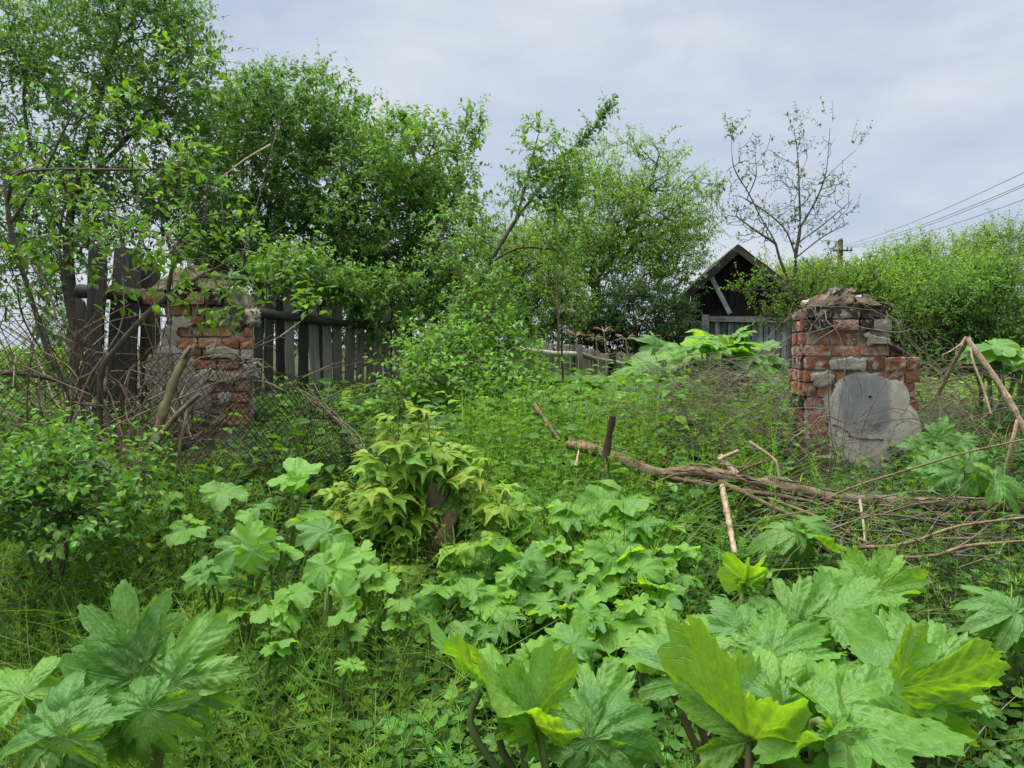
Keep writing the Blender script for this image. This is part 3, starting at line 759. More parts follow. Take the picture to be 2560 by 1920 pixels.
def power_line():
    rg = np.random.default_rng(24)
    p = P(2101, 600, 40); g = float(H(p[0], p[1]))
    t = thing('utility_pole', 'short brown wooden utility pole rising out of the bushes', 'pole', (p[0], p[1], g))
    log('post', t, M['bark_dead'], [[p[0], p[1], g - .3], [p[0], p[1], p[2]]], .16, .13, rg, 10, 10, .02)
    ca = log('crossarm', t, M['wood_dark'], [[p[0] - .45, p[1] - .15, p[2] - .55], [p[0] + .55, p[1] - .15, p[2] - .55]], .05, .05, rg, 4, 6, .02)
    for sx in (-.4, -.1, .3, .5):
        V, Q = box(.09, .09, .16, 2, 2, 3, .0, rg, .02); o = MB().add(V, Q).obj('insulator', M['concrete'], ca, True); o.location = (sx, -.15, p[2] - g - .43)
    ends = [((2090, 618), (2640, 392), 'uppermost'), ((2095, 622), (2640, 425), 'second from the top'), ((2108, 640), (2640, 430), 'third from the top'), ((2120, 660), (2640, 468), 'lowest')]
    for (a, b, w), sx in zip(ends, (-.4, -.1, .3, .5)):
        A = np.array([p[0] + sx, p[1] - .15, p[2] - .4 - .0]); B = P(b[0], b[1], 17)
        tt = np.linspace(0, 1, 22)[:, None]; L = A + (B - A) * tt; L[:, 2] -= (.55 * 4 * tt * (1 - tt))[:, 0] * .45
        V, F = tubes(L[None], np.full((1, 22), .008), 5)
        o = MB().add(V, F).obj('power_cable', M['cable']); tag(o, 'thin power cable crossing the sky from the pole, %s' % w, 'cable', 'overhead power cables')
power_line()

# ------------------------------------------------------------------ trees
def jit(c, n, rg, v=.22, hue=.10):
    c = np.tile(np.asarray(c, float), (n, 1)); b = np.exp(rg.normal(size=(n, 1)) * v)
    h = rg.normal(size=(n, 1)) * hue
    return np.clip(c * b * np.concatenate([1 + h, np.ones_like(h), 1 - h], 1), .004, .6)

def ell(cen, rad, n, rg, shell=.35):
    """Random points in an ellipsoid, denser towards its surface."""
    d = nrm(rg.normal(size=(n, 3))); r = rg.uniform(shell ** 3, 1, size=(n, 1)) ** (1 / 3)
    return np.asarray(cen) + d * r * np.asarray(rad)

def grow(limbs, targets, rg, tip_r=.003, gravity=.12):
    """Joins every target to the growing skeleton; returns segment polylines, radii and the twig directions at the targets."""
    nodes, par = [], []
    for pts, n in limbs:
        s = spline(pts, n); base = -1
        if nodes:
            dd = np.linalg.norm(np.array(nodes) - s[0], axis=1); base = int(dd.argmin())
        for p in s:
            nodes.append(p); par.append(base); base = len(nodes) - 1
    root = np.array(nodes[0]); n0 = len(nodes)
    arr = np.zeros((n0 + len(targets) * 3, 3)); arr[:n0] = nodes; cnt = n0
    depth = np.zeros(len(arr)); depth[:n0] = np.linalg.norm(arr[:n0] - root, axis=1)
    dm = np.linalg.norm(targets[:, None, :] - arr[None, :n0:3, :], axis=2).min(1)
    tips, tdir = [], []
    segs = []
    for t in targets[np.argsort(dm)]:
        v = t - arr[:cnt]; d = np.linalg.norm(v, axis=1)
        cost = d + .10 * depth[:cnt] + .6 * np.maximum(0, -v[:, 2])
        k = int(cost.argmin()); a = arr[k]
        mid1 = a + (t - a) * .36 + rg.normal(size=3) * d[k] * .07; mid2 = a + (t - a) * .70 + rg.normal(size=3) * d[k] * .05
        mid1[2] -= gravity * d[k] * .3; mid2[2] -= gravity * d[k] * .2
        ids = []
        pk = k
        for q in (mid1, mid2, t):
            arr[cnt] = q; par.append(pk); depth[cnt] = depth[pk] + np.linalg.norm(q - arr[pk]); pk = cnt; ids.append(cnt); cnt += 1
        segs.append([k] + ids); tips.append(t); tdir.append(t - mid2)
    w = np.zeros(cnt); ch = np.zeros(cnt)
    par = np.array(par)
    haschild = np.zeros(cnt, bool); haschild[par[par >= 0]] = True
    w[~haschild] = 1
    for i in range(cnt - 1, -1, -1):
        if par[i] >= 0: w[par[i]] += w[i]
    rad = tip_r * np.sqrt(np.maximum(w, 1)) ** .92
    return arr[:cnt], par, rad, segs, n0, np.array(tips), nrm(np.array(tdir))

def wood_mesh(mb, arr, par, rad, n0, segs, c=(1, 1, 1), sides=5):
    if segs:
        S = np.array(segs); Rr = rad[S].copy(); Rr[:, 0] = np.minimum(Rr[:, 0], Rr[:, 1] * 1.25)
        V, F = tubes(arr[S], Rr, sides); mb.add(V, F, c)

def shoots(mbw, mbl, base, d, rg, length, nleaf, lsize, lw, colr, tmpl=LEAF4, up=.5, spread=.55, droop=.25, wood=True, twr=.0022, hue=.1, var=.22, start=.1):
    """Leafy shoots from base along d."""
    n = len(base)
    if n == 0: return
    d = nrm(nrm(d) + rg.normal(size=(n, 3)) * spread + np.array([0, 0, up])); L = length * rg.uniform(.55, 1.25, size=n)
    t = np.linspace(0, 1, 4)
    bend = rg.normal(size=(n, 3)) * .12; bend[:, 2] -= droop * .5
    line = base[:, None, :] + d[:, None, :] * (L[:, None] * t)[..., None] + bend[:, None, :] * (L[:, None] * t ** 2)[..., None]
    if wood:
        V, F = tubes(line, np.array([1, .8, .6, .3]) * twr, 3); mbw.add(V, F)
    tt = np.linspace(start, 1, nleaf)[None] + rg.normal(size=(n, nleaf)) * .03
    tt = np.clip(tt, 0, 1.02)
    pos = base[:, None, :] + d[:, None, :] * (L[:, None] * tt)[..., None] + bend[:, None, :] * (L[:, None] * tt ** 2)[..., None]
    ax = d[:, None, :] + 2 * bend[:, None, :] * tt[..., None]
    side = nrm(rg.normal(size=(n, nleaf, 3))); side = nrm(side - (side * ax).sum(-1, keepdims=True) * ax)
    ld = nrm(ax * .55 + side * .95 + np.array([0, 0, -droop]) + rg.normal(size=(n, nleaf, 3)) * .15)
    ln = nrm(np.array([0, 0, 1.0]) + ax * .3 + rg.normal(size=(n, nleaf, 3)) * .38)
    sz = lsize * rg.uniform(.6, 1.2, size=(n, nleaf)) * (1 - .35 * tt ** 4)
    N = n * nleaf
    V, F = place(tmpl[0], tmpl[1], pos.reshape(-1, 3), ld.reshape(-1, 3), ln.reshape(-1, 3), sz.ravel(), sz.ravel() * lw)
    cc = jit(colr, N, rg, var, hue)
    tipb = (1 + .30 * np.clip(tt.ravel() - .65, 0, 1) / .35)[:, None]     # young leaves at shoot ends are paler
    mbl.add(V, F, np.repeat(cc * tipb, len(tmpl[0]), 0))

def tree(name, label, cat, limbs, targets, seed, bark, leafm, colr, lsize=.05, lw=.5, nleaf=9, length=.3, per=2, tip_r=.003, tmpl=LEAF4, group=None, up=.5, spread=.6, droop=.25,
         inner=0.35, hue=.1, var=.22, gravity=.12, trunk_scale=1.0, wc=(1, 1, 1), extra=None, sides=5):
    rg = np.random.default_rng(seed)
    arr, par, rad, segs, n0, tips, td = grow(limbs, targets, rg, tip_r, gravity)
    rad = np.where(np.arange(len(rad)) < n0, rad * trunk_scale, rad)
    root = arr[0].copy(); root[2] = float(H(root[0], root[1]))
    t = thing(name, label, cat, root, group)
    mbw, mbl = MB(), MB()
    wood_mesh(mbw, arr, par, rad, n0, segs, wc, sides)
    b = np.repeat(tips, per, 0); d = np.repeat(td, per, 0)
    shoots(mbw, mbl, b, d, rg, length, nleaf, lsize, lw, colr, tmpl, up, spread, droop, True, tip_r * .7, hue, var)
    if inner > 0 and segs:
        S = np.array(segs); k = rg.random(len(S)) < inner
        q = arr[S[k][:, 2]]; shoots(mbw, mbl, q, rg.normal(size=q.shape), rg, length * .8, nleaf, lsize, lw, colr, tmpl, up * .6, spread, droop, True, tip_r * .6, hue, var)
    if extra: extra(mbw, mbl, rg)
    for mb in (mbw, mbl): mb.V = [v - root for v in mb.V]
    k = 0
    for q, (pts, n) in enumerate(limbs):
        ids = list(range(k, k + n)); k += n
        if par[ids[0]] >= 0 and np.linalg.norm(arr[par[ids[0]]] - arr[ids[0]]) < .6: ids = [int(par[ids[0]])] + ids
        rr = rad[ids].copy()
        if q and len(rr) > 1: rr[0] = min(rr[0], rr[1] * 1.2)
        m = max(10, len(ids) * 2); L = spline(arr[ids] - root, m); rr = np.interp(np.linspace(0, 1, m), np.linspace(0, 1, len(ids)), rr) * (1 + .05 * rg.normal(size=m))
        V, F = tubes(L[None], rr[None], 8); MB().add(V, F, wc).obj('trunk' if q == 0 else 'limb', M[bark], t, True)
    w = mbw.obj('twigs', M[bark], t, True); w['kind'] = 'stuff'
    c = mbl.obj('crown', M[leafm], t); c['kind'] = 'stuff'
    return t

def blobs(spec, rg):
    """Targets from a list of (u, v, d, half width px, half height px, half depth m, count)."""
    out = []
    for u, v, d, ru, rv, rd, n in spec:
        out.append(ell(P(u, v, d), (ru * d / FPX, rd, rv * d / FPX), n, rg))
    t = np.concatenate(out); t[:, 2] = np.maximum(t[:, 2], H(t[:, 0], t[:, 1]) + .15)
    return t

GR1, GR2, GR3, YG, DG = (.098, .205, .055), (.118, .235, .052), (.07, .15, .04), (.17, .265, .045), (.035, .085, .028)
rt = np.random.default_rng(31)

# tall tree at the left, behind the fence
g = G(170, 1075); b0 = np.array([P(190, 1075, 8.2)[0], 8.2, 0]); b0[2] = float(H(b0[0], 8.2))
tree('fruit_tree', 'tall airy fruit tree with a forked trunk at the picture edge, sky showing through', 'tree',
     [([b0, P(185, 800, 8.2), P(170, 600, 8.1), P(200, 430, 8.0), P(250, 250, 8.0), P(300, 60, 8.0)], 16), ([P(175, 620, 8.1), P(100, 450, 8.3), P(60, 250, 8.4), P(90, 60, 8.4)], 10), ([P(190, 480, 8.0), P(330, 330, 7.8), P(430, 180, 7.8)], 8)],
     blobs([(250, 90, 8, 260, 190, 1.1, 260), (120, 300, 8.3, 190, 230, 1.0, 150), (400, 190, 8.0, 140, 190, .9, 170), (330, 420, 7.9, 200, 160, .9, 130), (90, 560, 8.3, 150, 130, .8, 110), (50, 720, 8.3, 110, 80, .7, 50), (330, -60, 8, 120, 120, .8, 50), (200, 520, 8, 200, 120, .9, 90), (60, 130, 8.3, 120, 120, .8, 70), (480, 520, 8.4, 120, 110, .8, 90)], rt),
     41, 'bark', 'leaf', GR1, .072, .5, 10, .34, 2, .0030, LEAF4, None, .5, .65, .25, .4)

# rounded tree in the middle of the thicket
b0 = np.array([P(640, 1000, 10.0)[0], 10.0, 0]); b0[2] = float(H(b0[0], 10.0))
tree('thicket_tree', 'dense rounded green tree rising behind the grey plank fence', 'tree',
     [([b0, P(650, 820, 10.0), P(660, 620, 10.0), P(690, 430, 9.9), P(740, 250, 9.8)], 14), ([P(655, 720, 10.0), P(560, 540, 10.1), P(540, 380, 10.1)], 8), ([P(660, 650, 10.0), P(800, 520, 9.8), P(860, 380, 9.8)], 8)],
     blobs([(760, 310, 9.9, 185, 110, 1.2, 330), (620, 420, 10.0, 180, 190, 1.2, 330), (830, 470, 9.8, 190, 170, 1.2, 360), (700, 640, 9.8, 240, 150, 1.1, 320), (570, 340, 10.1, 80, 90, .8, 60), (540, 560, 9.9, 110, 130, .9, 120), (600, 660, 9.6, 130, 90, .8, 120), (820, 720, 9.2, 170, 60, .5, 110), (920, 660, 9.4, 120, 90, .6, 90)], rt),
     42, 'bark_dark', 'leaf', GR1, .080, .5, 11, .29, 2, .0026, LEAF4, None, .7, .6, .2, .15)

# tree at the right end of the thicket
b0 = np.array([P(1020, 1010, 9.2)[0], 9.2, 0]); b0[2] = float(H(b0[0], 9.2))
tree('thicket_tree', 'bushy green tree with thin dark trunks beside the end of the plank fence', 'tree',
     [([b0, P(1022, 850, 9.2), P(1020, 650, 9.2), P(1030, 480, 9.2), P(1090, 350, 9.1)], 14), ([P(1020, 700, 9.2), P(930, 560, 9.1), P(900, 430, 9.1)], 8), ([P(1022, 620, 9.2), P(1120, 520, 9.1), P(1150, 420, 9.1)], 8)],
     blobs([(1040, 420, 9.2, 150, 110, 1.0, 230), (960, 560, 9.2, 170, 150, 1.0, 260), (1110, 600, 9.1, 110, 150, .9, 210), (1020, 740, 9.2, 130, 100, .7, 120), (1140, 760, 8.9, 90, 90, .7, 90), (1170, 320, 9.1, 50, 40, .3, 14), (900, 725, 7.9, 150, 45, .35, 80), (760, 690, 7.3, 120, 50, .35, 70), (960, 790, 7.9, 70, 60, .3, 40)], rt),
     43, 'bark_dark', 'leaf', GR2, .078, .5, 11, .29, 2, .0026, LEAF4, None, .7, .6, .2, .15)

# leaning young tree with the long arm against the sky
b0 = np.array([P(1085, 1000, 7.2)[0], 7.2, 0]); b0[2] = float(H(b0[0], 7.2))
arm = [P(1225, 655, 7.2), P(1290, 550, 7.2), P(1350, 470, 7.25), P(1420, 390, 7.3), P(1475, 330, 7.3), P(1525, 265, 7.3)]
def arm_leaves(mbw, mbl, rg):
    s = spline(arm, 60)[24:]; shoots(mbw, mbl, np.repeat(s, 3, 0), np.repeat(np.gradient(s, axis=0), 3, 0), rg, .16, 5, .062, .48, GR1, LEAF4, .3, .7, .15)
tree('young_tree', 'slender leaning young tree whose long bare arm reaches into the open sky', 'tree',
     [([b0, P(1120, 880, 7.2), P(1180, 750, 7.2), P(1225, 655, 7.2)], 8), (arm, 18), ([P(1222, 660, 7.2), P(1300, 620, 7.1), P(1400, 625, 7.1)], 7), ([P(1290, 550, 7.2), P(1320, 440, 7.2), P(1345, 340, 7.2)], 8), ([P(1180, 750, 7.2), P(1130, 640, 7.3), P(1090, 560, 7.3)], 7)],
     blobs([(1340, 400, 7.2, 60, 95, .35, 42), (1420, 450, 7.2, 60, 60, .4, 36), (1340, 500, 7.1, 90, 50, .4, 36), (1150, 620, 7.3, 90, 110, .5, 60), (1420, 600, 7.0, 90, 60, .5, 34), (1230, 760, 7.0, 110, 70, .5, 60)], rt),
     44, 'bark', 'leaf', GR2, .062, .5, 8, .20, 2, .0026, LEAF4, None, .5, .6, .2, .25, extra=arm_leaves)

# low bright bush in front of it
b0 = np.array([P(1190, 1000, 6.6)[0], 6.6, 0]); b0[2] = float(H(b0[0], 6.6))
tree('low_bush', 'low bright green bush with spreading twigs under the leaning young tree', 'bush',
     [([b0, P(1180, 920, 6.6), P(1200, 830, 6.5)], 6), ([P(1185, 950, 6.6), P(1090, 880, 6.5), P(1040, 850, 6.4)], 6), ([P(1185, 940, 6.6), P(1300, 860, 6.5)], 5)],
     blobs([(1190, 850, 6.6, 130, 60, .6, 80), (1100, 880, 6.3, 100, 60, .5, 55), (1250, 840, 6.6, 60, 40, .5, 26), (1290, 930, 6.2, 90, 40, .5, 36), (1150, 960, 6.0, 150, 60, .5, 70), (1040, 960, 5.8, 80, 50, .4, 30), (1210, 780, 6.8, 60, 40, .4, 24), (1290, 990, 5.7, 90, 30, .4, 30)], rt),
     45, 'bark', 'leaf', (.115, .25, .04), .062, .52, 7, .26, 2, .0024, LEAFO, None, .45, .8, .15, .25)

# scrawny shrub in the left foreground with bigger leaves
b0 = P(205, 1110, 4.5); b0[2] = float(H(b0[0], 4.5))
def left_sprays(mbw, mbl, rg):
    ends = [(30, 400), (90, 620), (150, 590), (170, 480), (330, 330), (440, 380), (500, 400), (420, 610), (520, 600), (640, 640), (700, 700), (300, 250), (560, 720), (430, 150), (250, 560), (60, 480), (480, 180), (390, 430), (610, 590), (760, 760), (350, 640), (120, 700), (430, 770), (560, 800), (390, 700), (620, 770), (470, 720), (20, 640), (50, 760), (230, 700), (300, 760)]
    for u, v in ends:
        p = P(u, v, 4.4 + rg.normal() * .25); n = rg.integers(4, 8)
        shoots(mbw, mbl, np.tile(p, (n, 1)) + rg.normal(size=(n, 3)) * .05, np.tile([.2, 0, .3], (n, 1)), rg, .14, 6, .062, .52, (.115, .235, .035), LEAFO, .2, .9, .25, True, .0022, .12)
tree('scrawny_shrub', 'scrawny many-stemmed shrub with sparse bright leaves in front of the black boards', 'shrub',
     [([b0, P(165, 980, 4.5), P(120, 880, 4.5), P(70, 720, 4.5), P(30, 590, 4.5), P(10, 440, 4.5)], 14), ([b0 + [.03, .05, 0], P(190, 900, 4.6), P(160, 720, 4.6), P(150, 580, 4.6), P(180, 440, 4.6)], 12),
      ([P(140, 930, 4.5), P(60, 800, 4.4), P(40, 690, 4.4)], 7), ([P(25, 560, 4.5), P(110, 430, 4.4), P(180, 290, 4.4), P(250, 230, 4.4), P(440, 215, 4.4)], 12), ([P(20, 500, 4.5), P(60, 430, 4.4), P(330, 425, 4.4), P(460, 420, 4.4)], 10),
      ([b0 + [.12, 0, 0], P(250, 960, 4.4), P(300, 860, 4.4), P(420, 740, 4.4), P(560, 660, 4.4), P(720, 560, 4.4)], 12), ([P(420, 740, 4.4), P(440, 640, 4.4), P(510, 560, 4.4), P(515, 450, 4.4)], 8), ([P(500, 690, 4.4), P(620, 700, 4.3), P(760, 730, 4.3)], 7)],
     blobs([(70, 480, 4.5, 90, 160, .3, 26), (250, 420, 4.4, 200, 200, .4, 34), (470, 560, 4.4, 150, 130, .4, 34), (640, 690, 4.4, 120, 70, .3, 22), (160, 640, 4.5, 160, 70, .3, 14)], rt),
     46, 'bark', 'leaf', (.10, .215, .035), .060, .52, 6, .16, 1, .0030, LEAFO, None, .3, .8, .2, .1, extra=left_sprays, trunk_scale=1.05)

# bare tangled twigs between shrub and pillar
def bare_tangle():
    rg = np.random.default_rng(61); mb = MB()
    roots = [(215, 1080), (300, 1130), (350, 1180), (480, 1100), (140, 1060), (390, 1160)]
    lines = []
    for i in range(105):
        u, v = roots[rg.integers(len(roots))]; d = 4.6 + rg.normal() * .25
        a = P(u + rg.normal() * 30, v, d); L = rg.uniform(.35, 1.15)
        th = rg.normal() * .75; dr = np.array([math.sin(th), rg.normal() * .35, math.cos(th) * .9])
        b = a + dr * L * .5 + rg.normal(size=3) * .05; c = b + (dr + rg.normal(size=3) * .45 + [.2, 0, -.15]) * L * .5; c2 = c + (dr + rg.normal(size=3) * .7 + [.1, 0, -.35]) * L * .35
        lines.append(spline([a, b, c, c2], 9))
    for i in range(110):                          # side twigs
        s = lines[rg.integers(105)]; a = s[rg.integers(3, 8)]; dr = nrm(rg.normal(size=3) * [1, .5, .8]); L = rg.uniform(.1, .4)
        lines.append(spline([a, a + dr * L * .5 + rg.normal(size=3) * .03, a + dr * L + rg.normal(size=3) * .06], 9))
    V, F = tubes(np.array(lines), np.linspace(.0055, .0018, 9)[None] * rg.uniform(.6, 1.2, size=(len(lines), 1)), 4)
    mb.add(V, F, np.repeat(np.clip(np.tile([.68, .62, .55], (len(lines), 1)) * np.exp(rg.normal(size=(len(lines), 1)) * .35), 0, 1.3), 36, 0))
    o = mb.obj('bare_twigs', M['twig']); tag(o, 'tangle of bare grey-brown twigs in front of the orange brick pillar', None, None, 'stuff')
bare_tangle()

def broken_stems():
    rg = np.random.default_rng(62)
    b = P(335, 1235, 3.7); b[2] = float(H(b[0], b[1]))
    t = thing('dead_shrub', 'dead forked shrub stem with a snapped olive-brown end before the orange brick pillar', 'shrub', b)
    o = lambda u, v, d: P(u, v, d) - b
    mb = MB(); limb(mb, [np.zeros(3) - [0, 0, .1], o(350, 1180, 3.75), o(385, 1110, 3.8), o(415, 1010, 3.85), o(445, 930, 3.9), o(482, 868, 3.95)], .026, .019, 22, 9, .10, (1.5, 1.35, 1.0), rg)
    limb(mb, [o(476, 880, 3.95), o(490, 862, 3.95), o(488, 850, 3.95)], .017, .006, 5, 7, .25, (1.6, 1.5, 1.1), rg)
    limb(mb, [o(455, 905, 3.92), o(470, 880, 3.90), o(478, 868, 3.88)], .014, .008, 5, 6, .2, (1, 1, 1), rg)
    mb.obj('trunk', M['bark'], t, True)
    mb = MB(); limb(mb, [o(352, 1150, 3.75), o(400, 1090, 3.75), o(440, 1040, 3.78), o(500, 985, 3.8)], .017, .011, 14, 8, .10, (1.6, 1.4, 1.0), rg); mb.obj('branch', M['bark'], t, True)
    mb = MB(); limb(mb, [o(445, 1170, 3.8), o(450, 1110, 3.78), o(465, 1040, 3.78), o(470, 1010, 3.8)], .008, .006, 10, 6, .1, (2.6, 2.3, 1.9), rg); mb.obj('branch', M['bark'], t, True)
    for k in range(7):
        mb = MB(); u = 330 + rg.normal() * 22; limb(mb, [o(u, 1250, 3.7), o(u + rg.normal() * 12, 1180, 3.72), o(u + rg.normal() * 30, 1100 - rg.uniform(0, 60), 3.75)], .012, .006, 9, 6, .1, (1.2, 1.1, 1), rg); mb.obj('stem', M['bark'], t, True)
broken_stems()

# leafy sucker shrub at the left edge of the foreground
b0 = P(120, 1330, 3.2); b0[2] = float(H(b0[0], 3.2))
tree('leafy_shrub', 'knee-high leafy shrub of bright cherry-like shoots at the foot of the scrawny shrub', 'shrub',
     [([b0, P(110, 1200, 3.2), P(100, 1120, 3.2)], 5), ([b0, P(200, 1230, 3.15), P(250, 1150, 3.1)], 5), ([b0, P(30, 1240, 3.2), P(10, 1150, 3.2)], 5)],
     blobs([(110, 1150, 3.2, 130, 60, .35, 60), (250, 1180, 3.1, 90, 55, .3, 40), (60, 1260, 3.0, 120, 80, .35, 60), (220, 1290, 3.0, 120, 70, .3, 45)], rt),
     47, 'bark', 'leaf', (.095, .215, .04), .046, .56, 7, .16, 2, .0022, LEAFO, None, .45, .7, .15, .3)

# ---- trees beyond the bank
def gz(u, d): return float(H(P(u, 900, d)[0], d))
def gp(u, d): p = P(u, 900, d); p[2] = gz(u, d); return p
tree('willow_tree', 'yellowish green willow tree with upright shoots beside the black shed', 'tree',
     [([gp(1500, 20), P(1490, 720, 20), P(1470, 600, 20), P(1440, 500, 20), P(1420, 420, 20)], 12), ([P(1485, 700, 20), P(1560, 600, 20), P(1620, 480, 20), P(1650, 380, 20)], 10), ([P(1475, 640, 20), P(1380, 580, 20), P(1320, 540, 20)], 7)],
     blobs([(1480, 560, 20, 170, 130, 2.0, 330), (1400, 650, 19.5, 140, 120, 1.6, 220), (1610, 560, 20, 130, 130, 1.8, 260), (1560, 680, 19.5, 150, 90, 1.5, 180), (1680, 640, 20, 90, 110, 1.2, 120), (1590, 420, 20, 130, 80, 1.2, 90), (1450, 440, 20, 60, 60, .8, 40), (1740, 520, 20.5, 70, 90, 1, 60)], rt),
     51, 'bark_dark', 'leaf_far', (.18, .315, .07), .12, .36, 10, .60, 2, .007, LEAF2, 'trees beyond the hogweed patch', .7, .5, .5, .3, .12, .25)
tree('dark_shrub', 'dark green elder-like shrub filling the gap between far picket fence and shed', 'shrub',
     [([gp(1590, 17.5), P(1590, 830, 17.5), P(1580, 760, 17.5)], 5), ([gp(1500, 17.5), P(1510, 830, 17.5), P(1500, 780, 17.5)], 5)],
     blobs([(1590, 790, 17.8, 120, 80, 1.0, 190), (1500, 810, 17.8, 80, 60, .9, 110), (1410, 830, 18.2, 90, 50, .9, 110), (1680, 800, 18.2, 60, 90, .9, 100), (1610, 870, 17.6, 90, 40, .8, 70)], rt),
     52, 'bark_dark', 'leaf_far', DG, .095, .5, 9, .35, 3, .006, LEAF2, None, .4, .7, .3, .4)
tree('yellow_bush', 'yellow-green bush hanging over the left end of the low far fence', 'bush',
     [([gp(1330, 15.5), P(1320, 800, 15.5), P(1310, 720, 15.5)], 6)],
     blobs([(1320, 690, 15.5, 130, 110, 1.2, 230), (1380, 770, 15.2, 90, 70, .9, 110), (1260, 760, 15.5, 70, 90, .9, 90), (1260, 640, 15.5, 80, 90, .9, 90)], rt),
     53, 'bark_dark', 'leaf_far', (.14, .25, .04), .085, .45, 8, .45, 3, .006, LEAF2, None, .5, .6, .4, .3)
# half-bare tree over the shed
def tips_leaves(mbw, mbl, rg):
    for u, v in ((1830, 350), (1890, 380), (1985, 310), (2000, 340), (2075, 300), (2140, 372), (2000, 380), (2090, 470), (2080, 640), (1835, 340), (1780, 500), (1800, 520), (1840, 470), (1790, 480), (2035, 590), (1950, 430)):
        p = P(u, v, 13 + rg.normal() * .4); n = rg.integers(3, 6)
        shoots(mbw, mbl, np.tile(p, (n, 1)) + rg.normal(size=(n, 3)) * .08, np.tile([.05, 0, .8], (n, 1)), rg, .35, 7, .085, .48, (.06, .12, .03), LEAF4, .4, .4, .3, True, .004)
base = gp(1975, 13)
tree('bare_tree', 'half-bare slender tree with forked grey limbs standing out against the sky above the shed', 'tree',
     [([base, P(1975, 760, 13), P(1970, 700, 13), P(1950, 650, 13), P(1935, 600, 13), P(1900, 540, 13), P(1870, 480, 13), P(1835, 420, 13), P(1828, 350, 13)], 18),
      ([P(1973, 720, 13), P(1988, 680, 13), P(1990, 630, 13), P(2000, 570, 13), P(1998, 480, 13), P(1995, 400, 13), P(1985, 320, 13)], 16),
      ([P(1990, 640, 13), P(1960, 570, 13), P(1900, 520, 13), P(1850, 490, 13)], 9), ([P(2000, 570, 13), P(2040, 500, 13), P(2065, 430, 13), P(2075, 320, 13)], 10), ([P(2050, 460, 13), P(2100, 410, 13), P(2140, 375, 13)], 6),
      ([P(2005, 600, 13), P(2060, 560, 13), P(2130, 500, 13)], 7), ([P(1940, 610, 13), P(1880, 570, 13), P(1840, 540, 13)], 6), ([P(1870, 490, 13), P(1890, 440, 13), P(1888, 390, 13)], 5),
      ([P(1995, 640, 13), P(2060, 590, 13), P(2120, 560, 13)], 6)],
     blobs([(1960, 500, 13, 190, 120, .8, 130), (2050, 520, 13, 100, 90, .6, 60), (1900, 560, 13, 110, 70, .6, 50), (1960, 400, 13, 130, 80, .5, 40)], rt),
     54, 'bark', 'leaf_far', (.07, .14, .035), .07, .48, 3, .16, 1, .0040, LEAF4, None, .4, .7, .2, .0, extra=tips_leaves)
# leafy branch in front of the shed
tree('leafy_sapling', 'small leafy sapling partly covering the right half of the black shed', 'sapling',
     [([gp(1990, 12), P(1985, 800, 12), P(1960, 740, 12), P(1900, 725, 11.8), P(1830, 728, 11.8)], 10), ([P(1985, 800, 12), P(1930, 800, 12), P(1890, 770, 12)], 6), ([P(1970, 760, 12), P(1930, 690, 12), P(1880, 660, 12)], 6)],
     blobs([(1905, 705, 12, 50, 26, .5, 16), (1985, 740, 12, 50, 60, .6, 40), (1940, 795, 12, 50, 30, .5, 22), (2050, 720, 12.2, 55, 60, .7, 60), (1850, 715, 11.9, 36, 12, .3, 7)], rt),
     55, 'bark_dark', 'leaf_far', (.10, .19, .035), .07, .55, 7, .28, 2, .005, LEAF4, None, .3, .8, .2, .3)
# right-hand bushes, nearest to farthest
rb = [
    ('willow_bush', 'bright bush directly behind the red brick pillar', 2170, 780, 14, 130, 80, 1.2, 340, (.15, .27, .05), .095, 61, .5),
    ('willow_bush', 'dark leafy bush at the foot of the treeline, right of the red brick pillar', 2330, 825, 13, 130, 85, 1.0, 340, (.085, .18, .04), .09, 62, .4),
    ('willow_bush', 'dense mid-green bush at the picture edge above the bent dry stalks', 2490, 790, 13, 120, 110, 1.0, 400, (.12, .24, .045), .09, 63, .4),
    ('willow_tree', 'olive-green willow thicket behind the bright bush, under the power pole', 2150, 735, 29, 190, 60, 2.0, 380, (.14, .23, .04), .14, 64, .6),
    ('willow_tree', 'wispy willow tree with upright plumes, second from the picture edge in the treeline', 2330, 715, 26, 150, 100, 2.2, 420, (.16, .28, .06), .14, 65, .75),
    ('willow_tree', 'pale wispy willow tree at the picture edge, tallest of the treeline', 2500, 700, 28, 140, 110, 2.2, 420, (.15, .26, .065), .14, 66, .8),
    ('willow_tree', 'low yellow-green willow touching the shed roof', 1990, 720, 27, 130, 60, 2.0, 240, (.16, .26, .04), .14, 67, .6),
    ('willow_bush', 'mid-green bush between the dark leafy bush and the willows', 2300, 760, 18, 170, 90, 1.6, 420, (.13, .25, .045), .11, 68, .5),
]
for nm, lb, u, v, d, ru, rv, rd, n, c, ls, sd, ln in rb:
    rg = np.random.default_rng(sd)
    sp = [(u, v, d, ru, rv, rd, int(n * .6))] + [(u + rg.uniform(-.8, .8) * ru, v - rv * rg.uniform(.2, .9), d + rg.normal() * .5, ru * .3, rv * rg.uniform(.25, .5), rd * .5, int(n * .07)) for _ in range(6)] + [(u, v + rv, d - .3, ru, rv * .7, rd, int(n * .25))]
    lm = []
    for k in range(4):
        uu = u + (k - 1.5) * ru * .45; lm.append(([gp(uu, d), P(uu + rg.normal() * 10, v + rv * .4, d), P(uu + rg.normal() * 25, v - rv * .3, d)], 6))
    tree(nm, lb, 'tree' if 'tree' in nm else 'bush', lm, blobs(sp, rg), sd, 'bark_dark', 'leaf_far', c, ls, .42, 9, ln * 1.2, 2, .006, LEAF2, 'treeline beyond the red brick pillar', .75, .5, .4, .35, .1, .25)
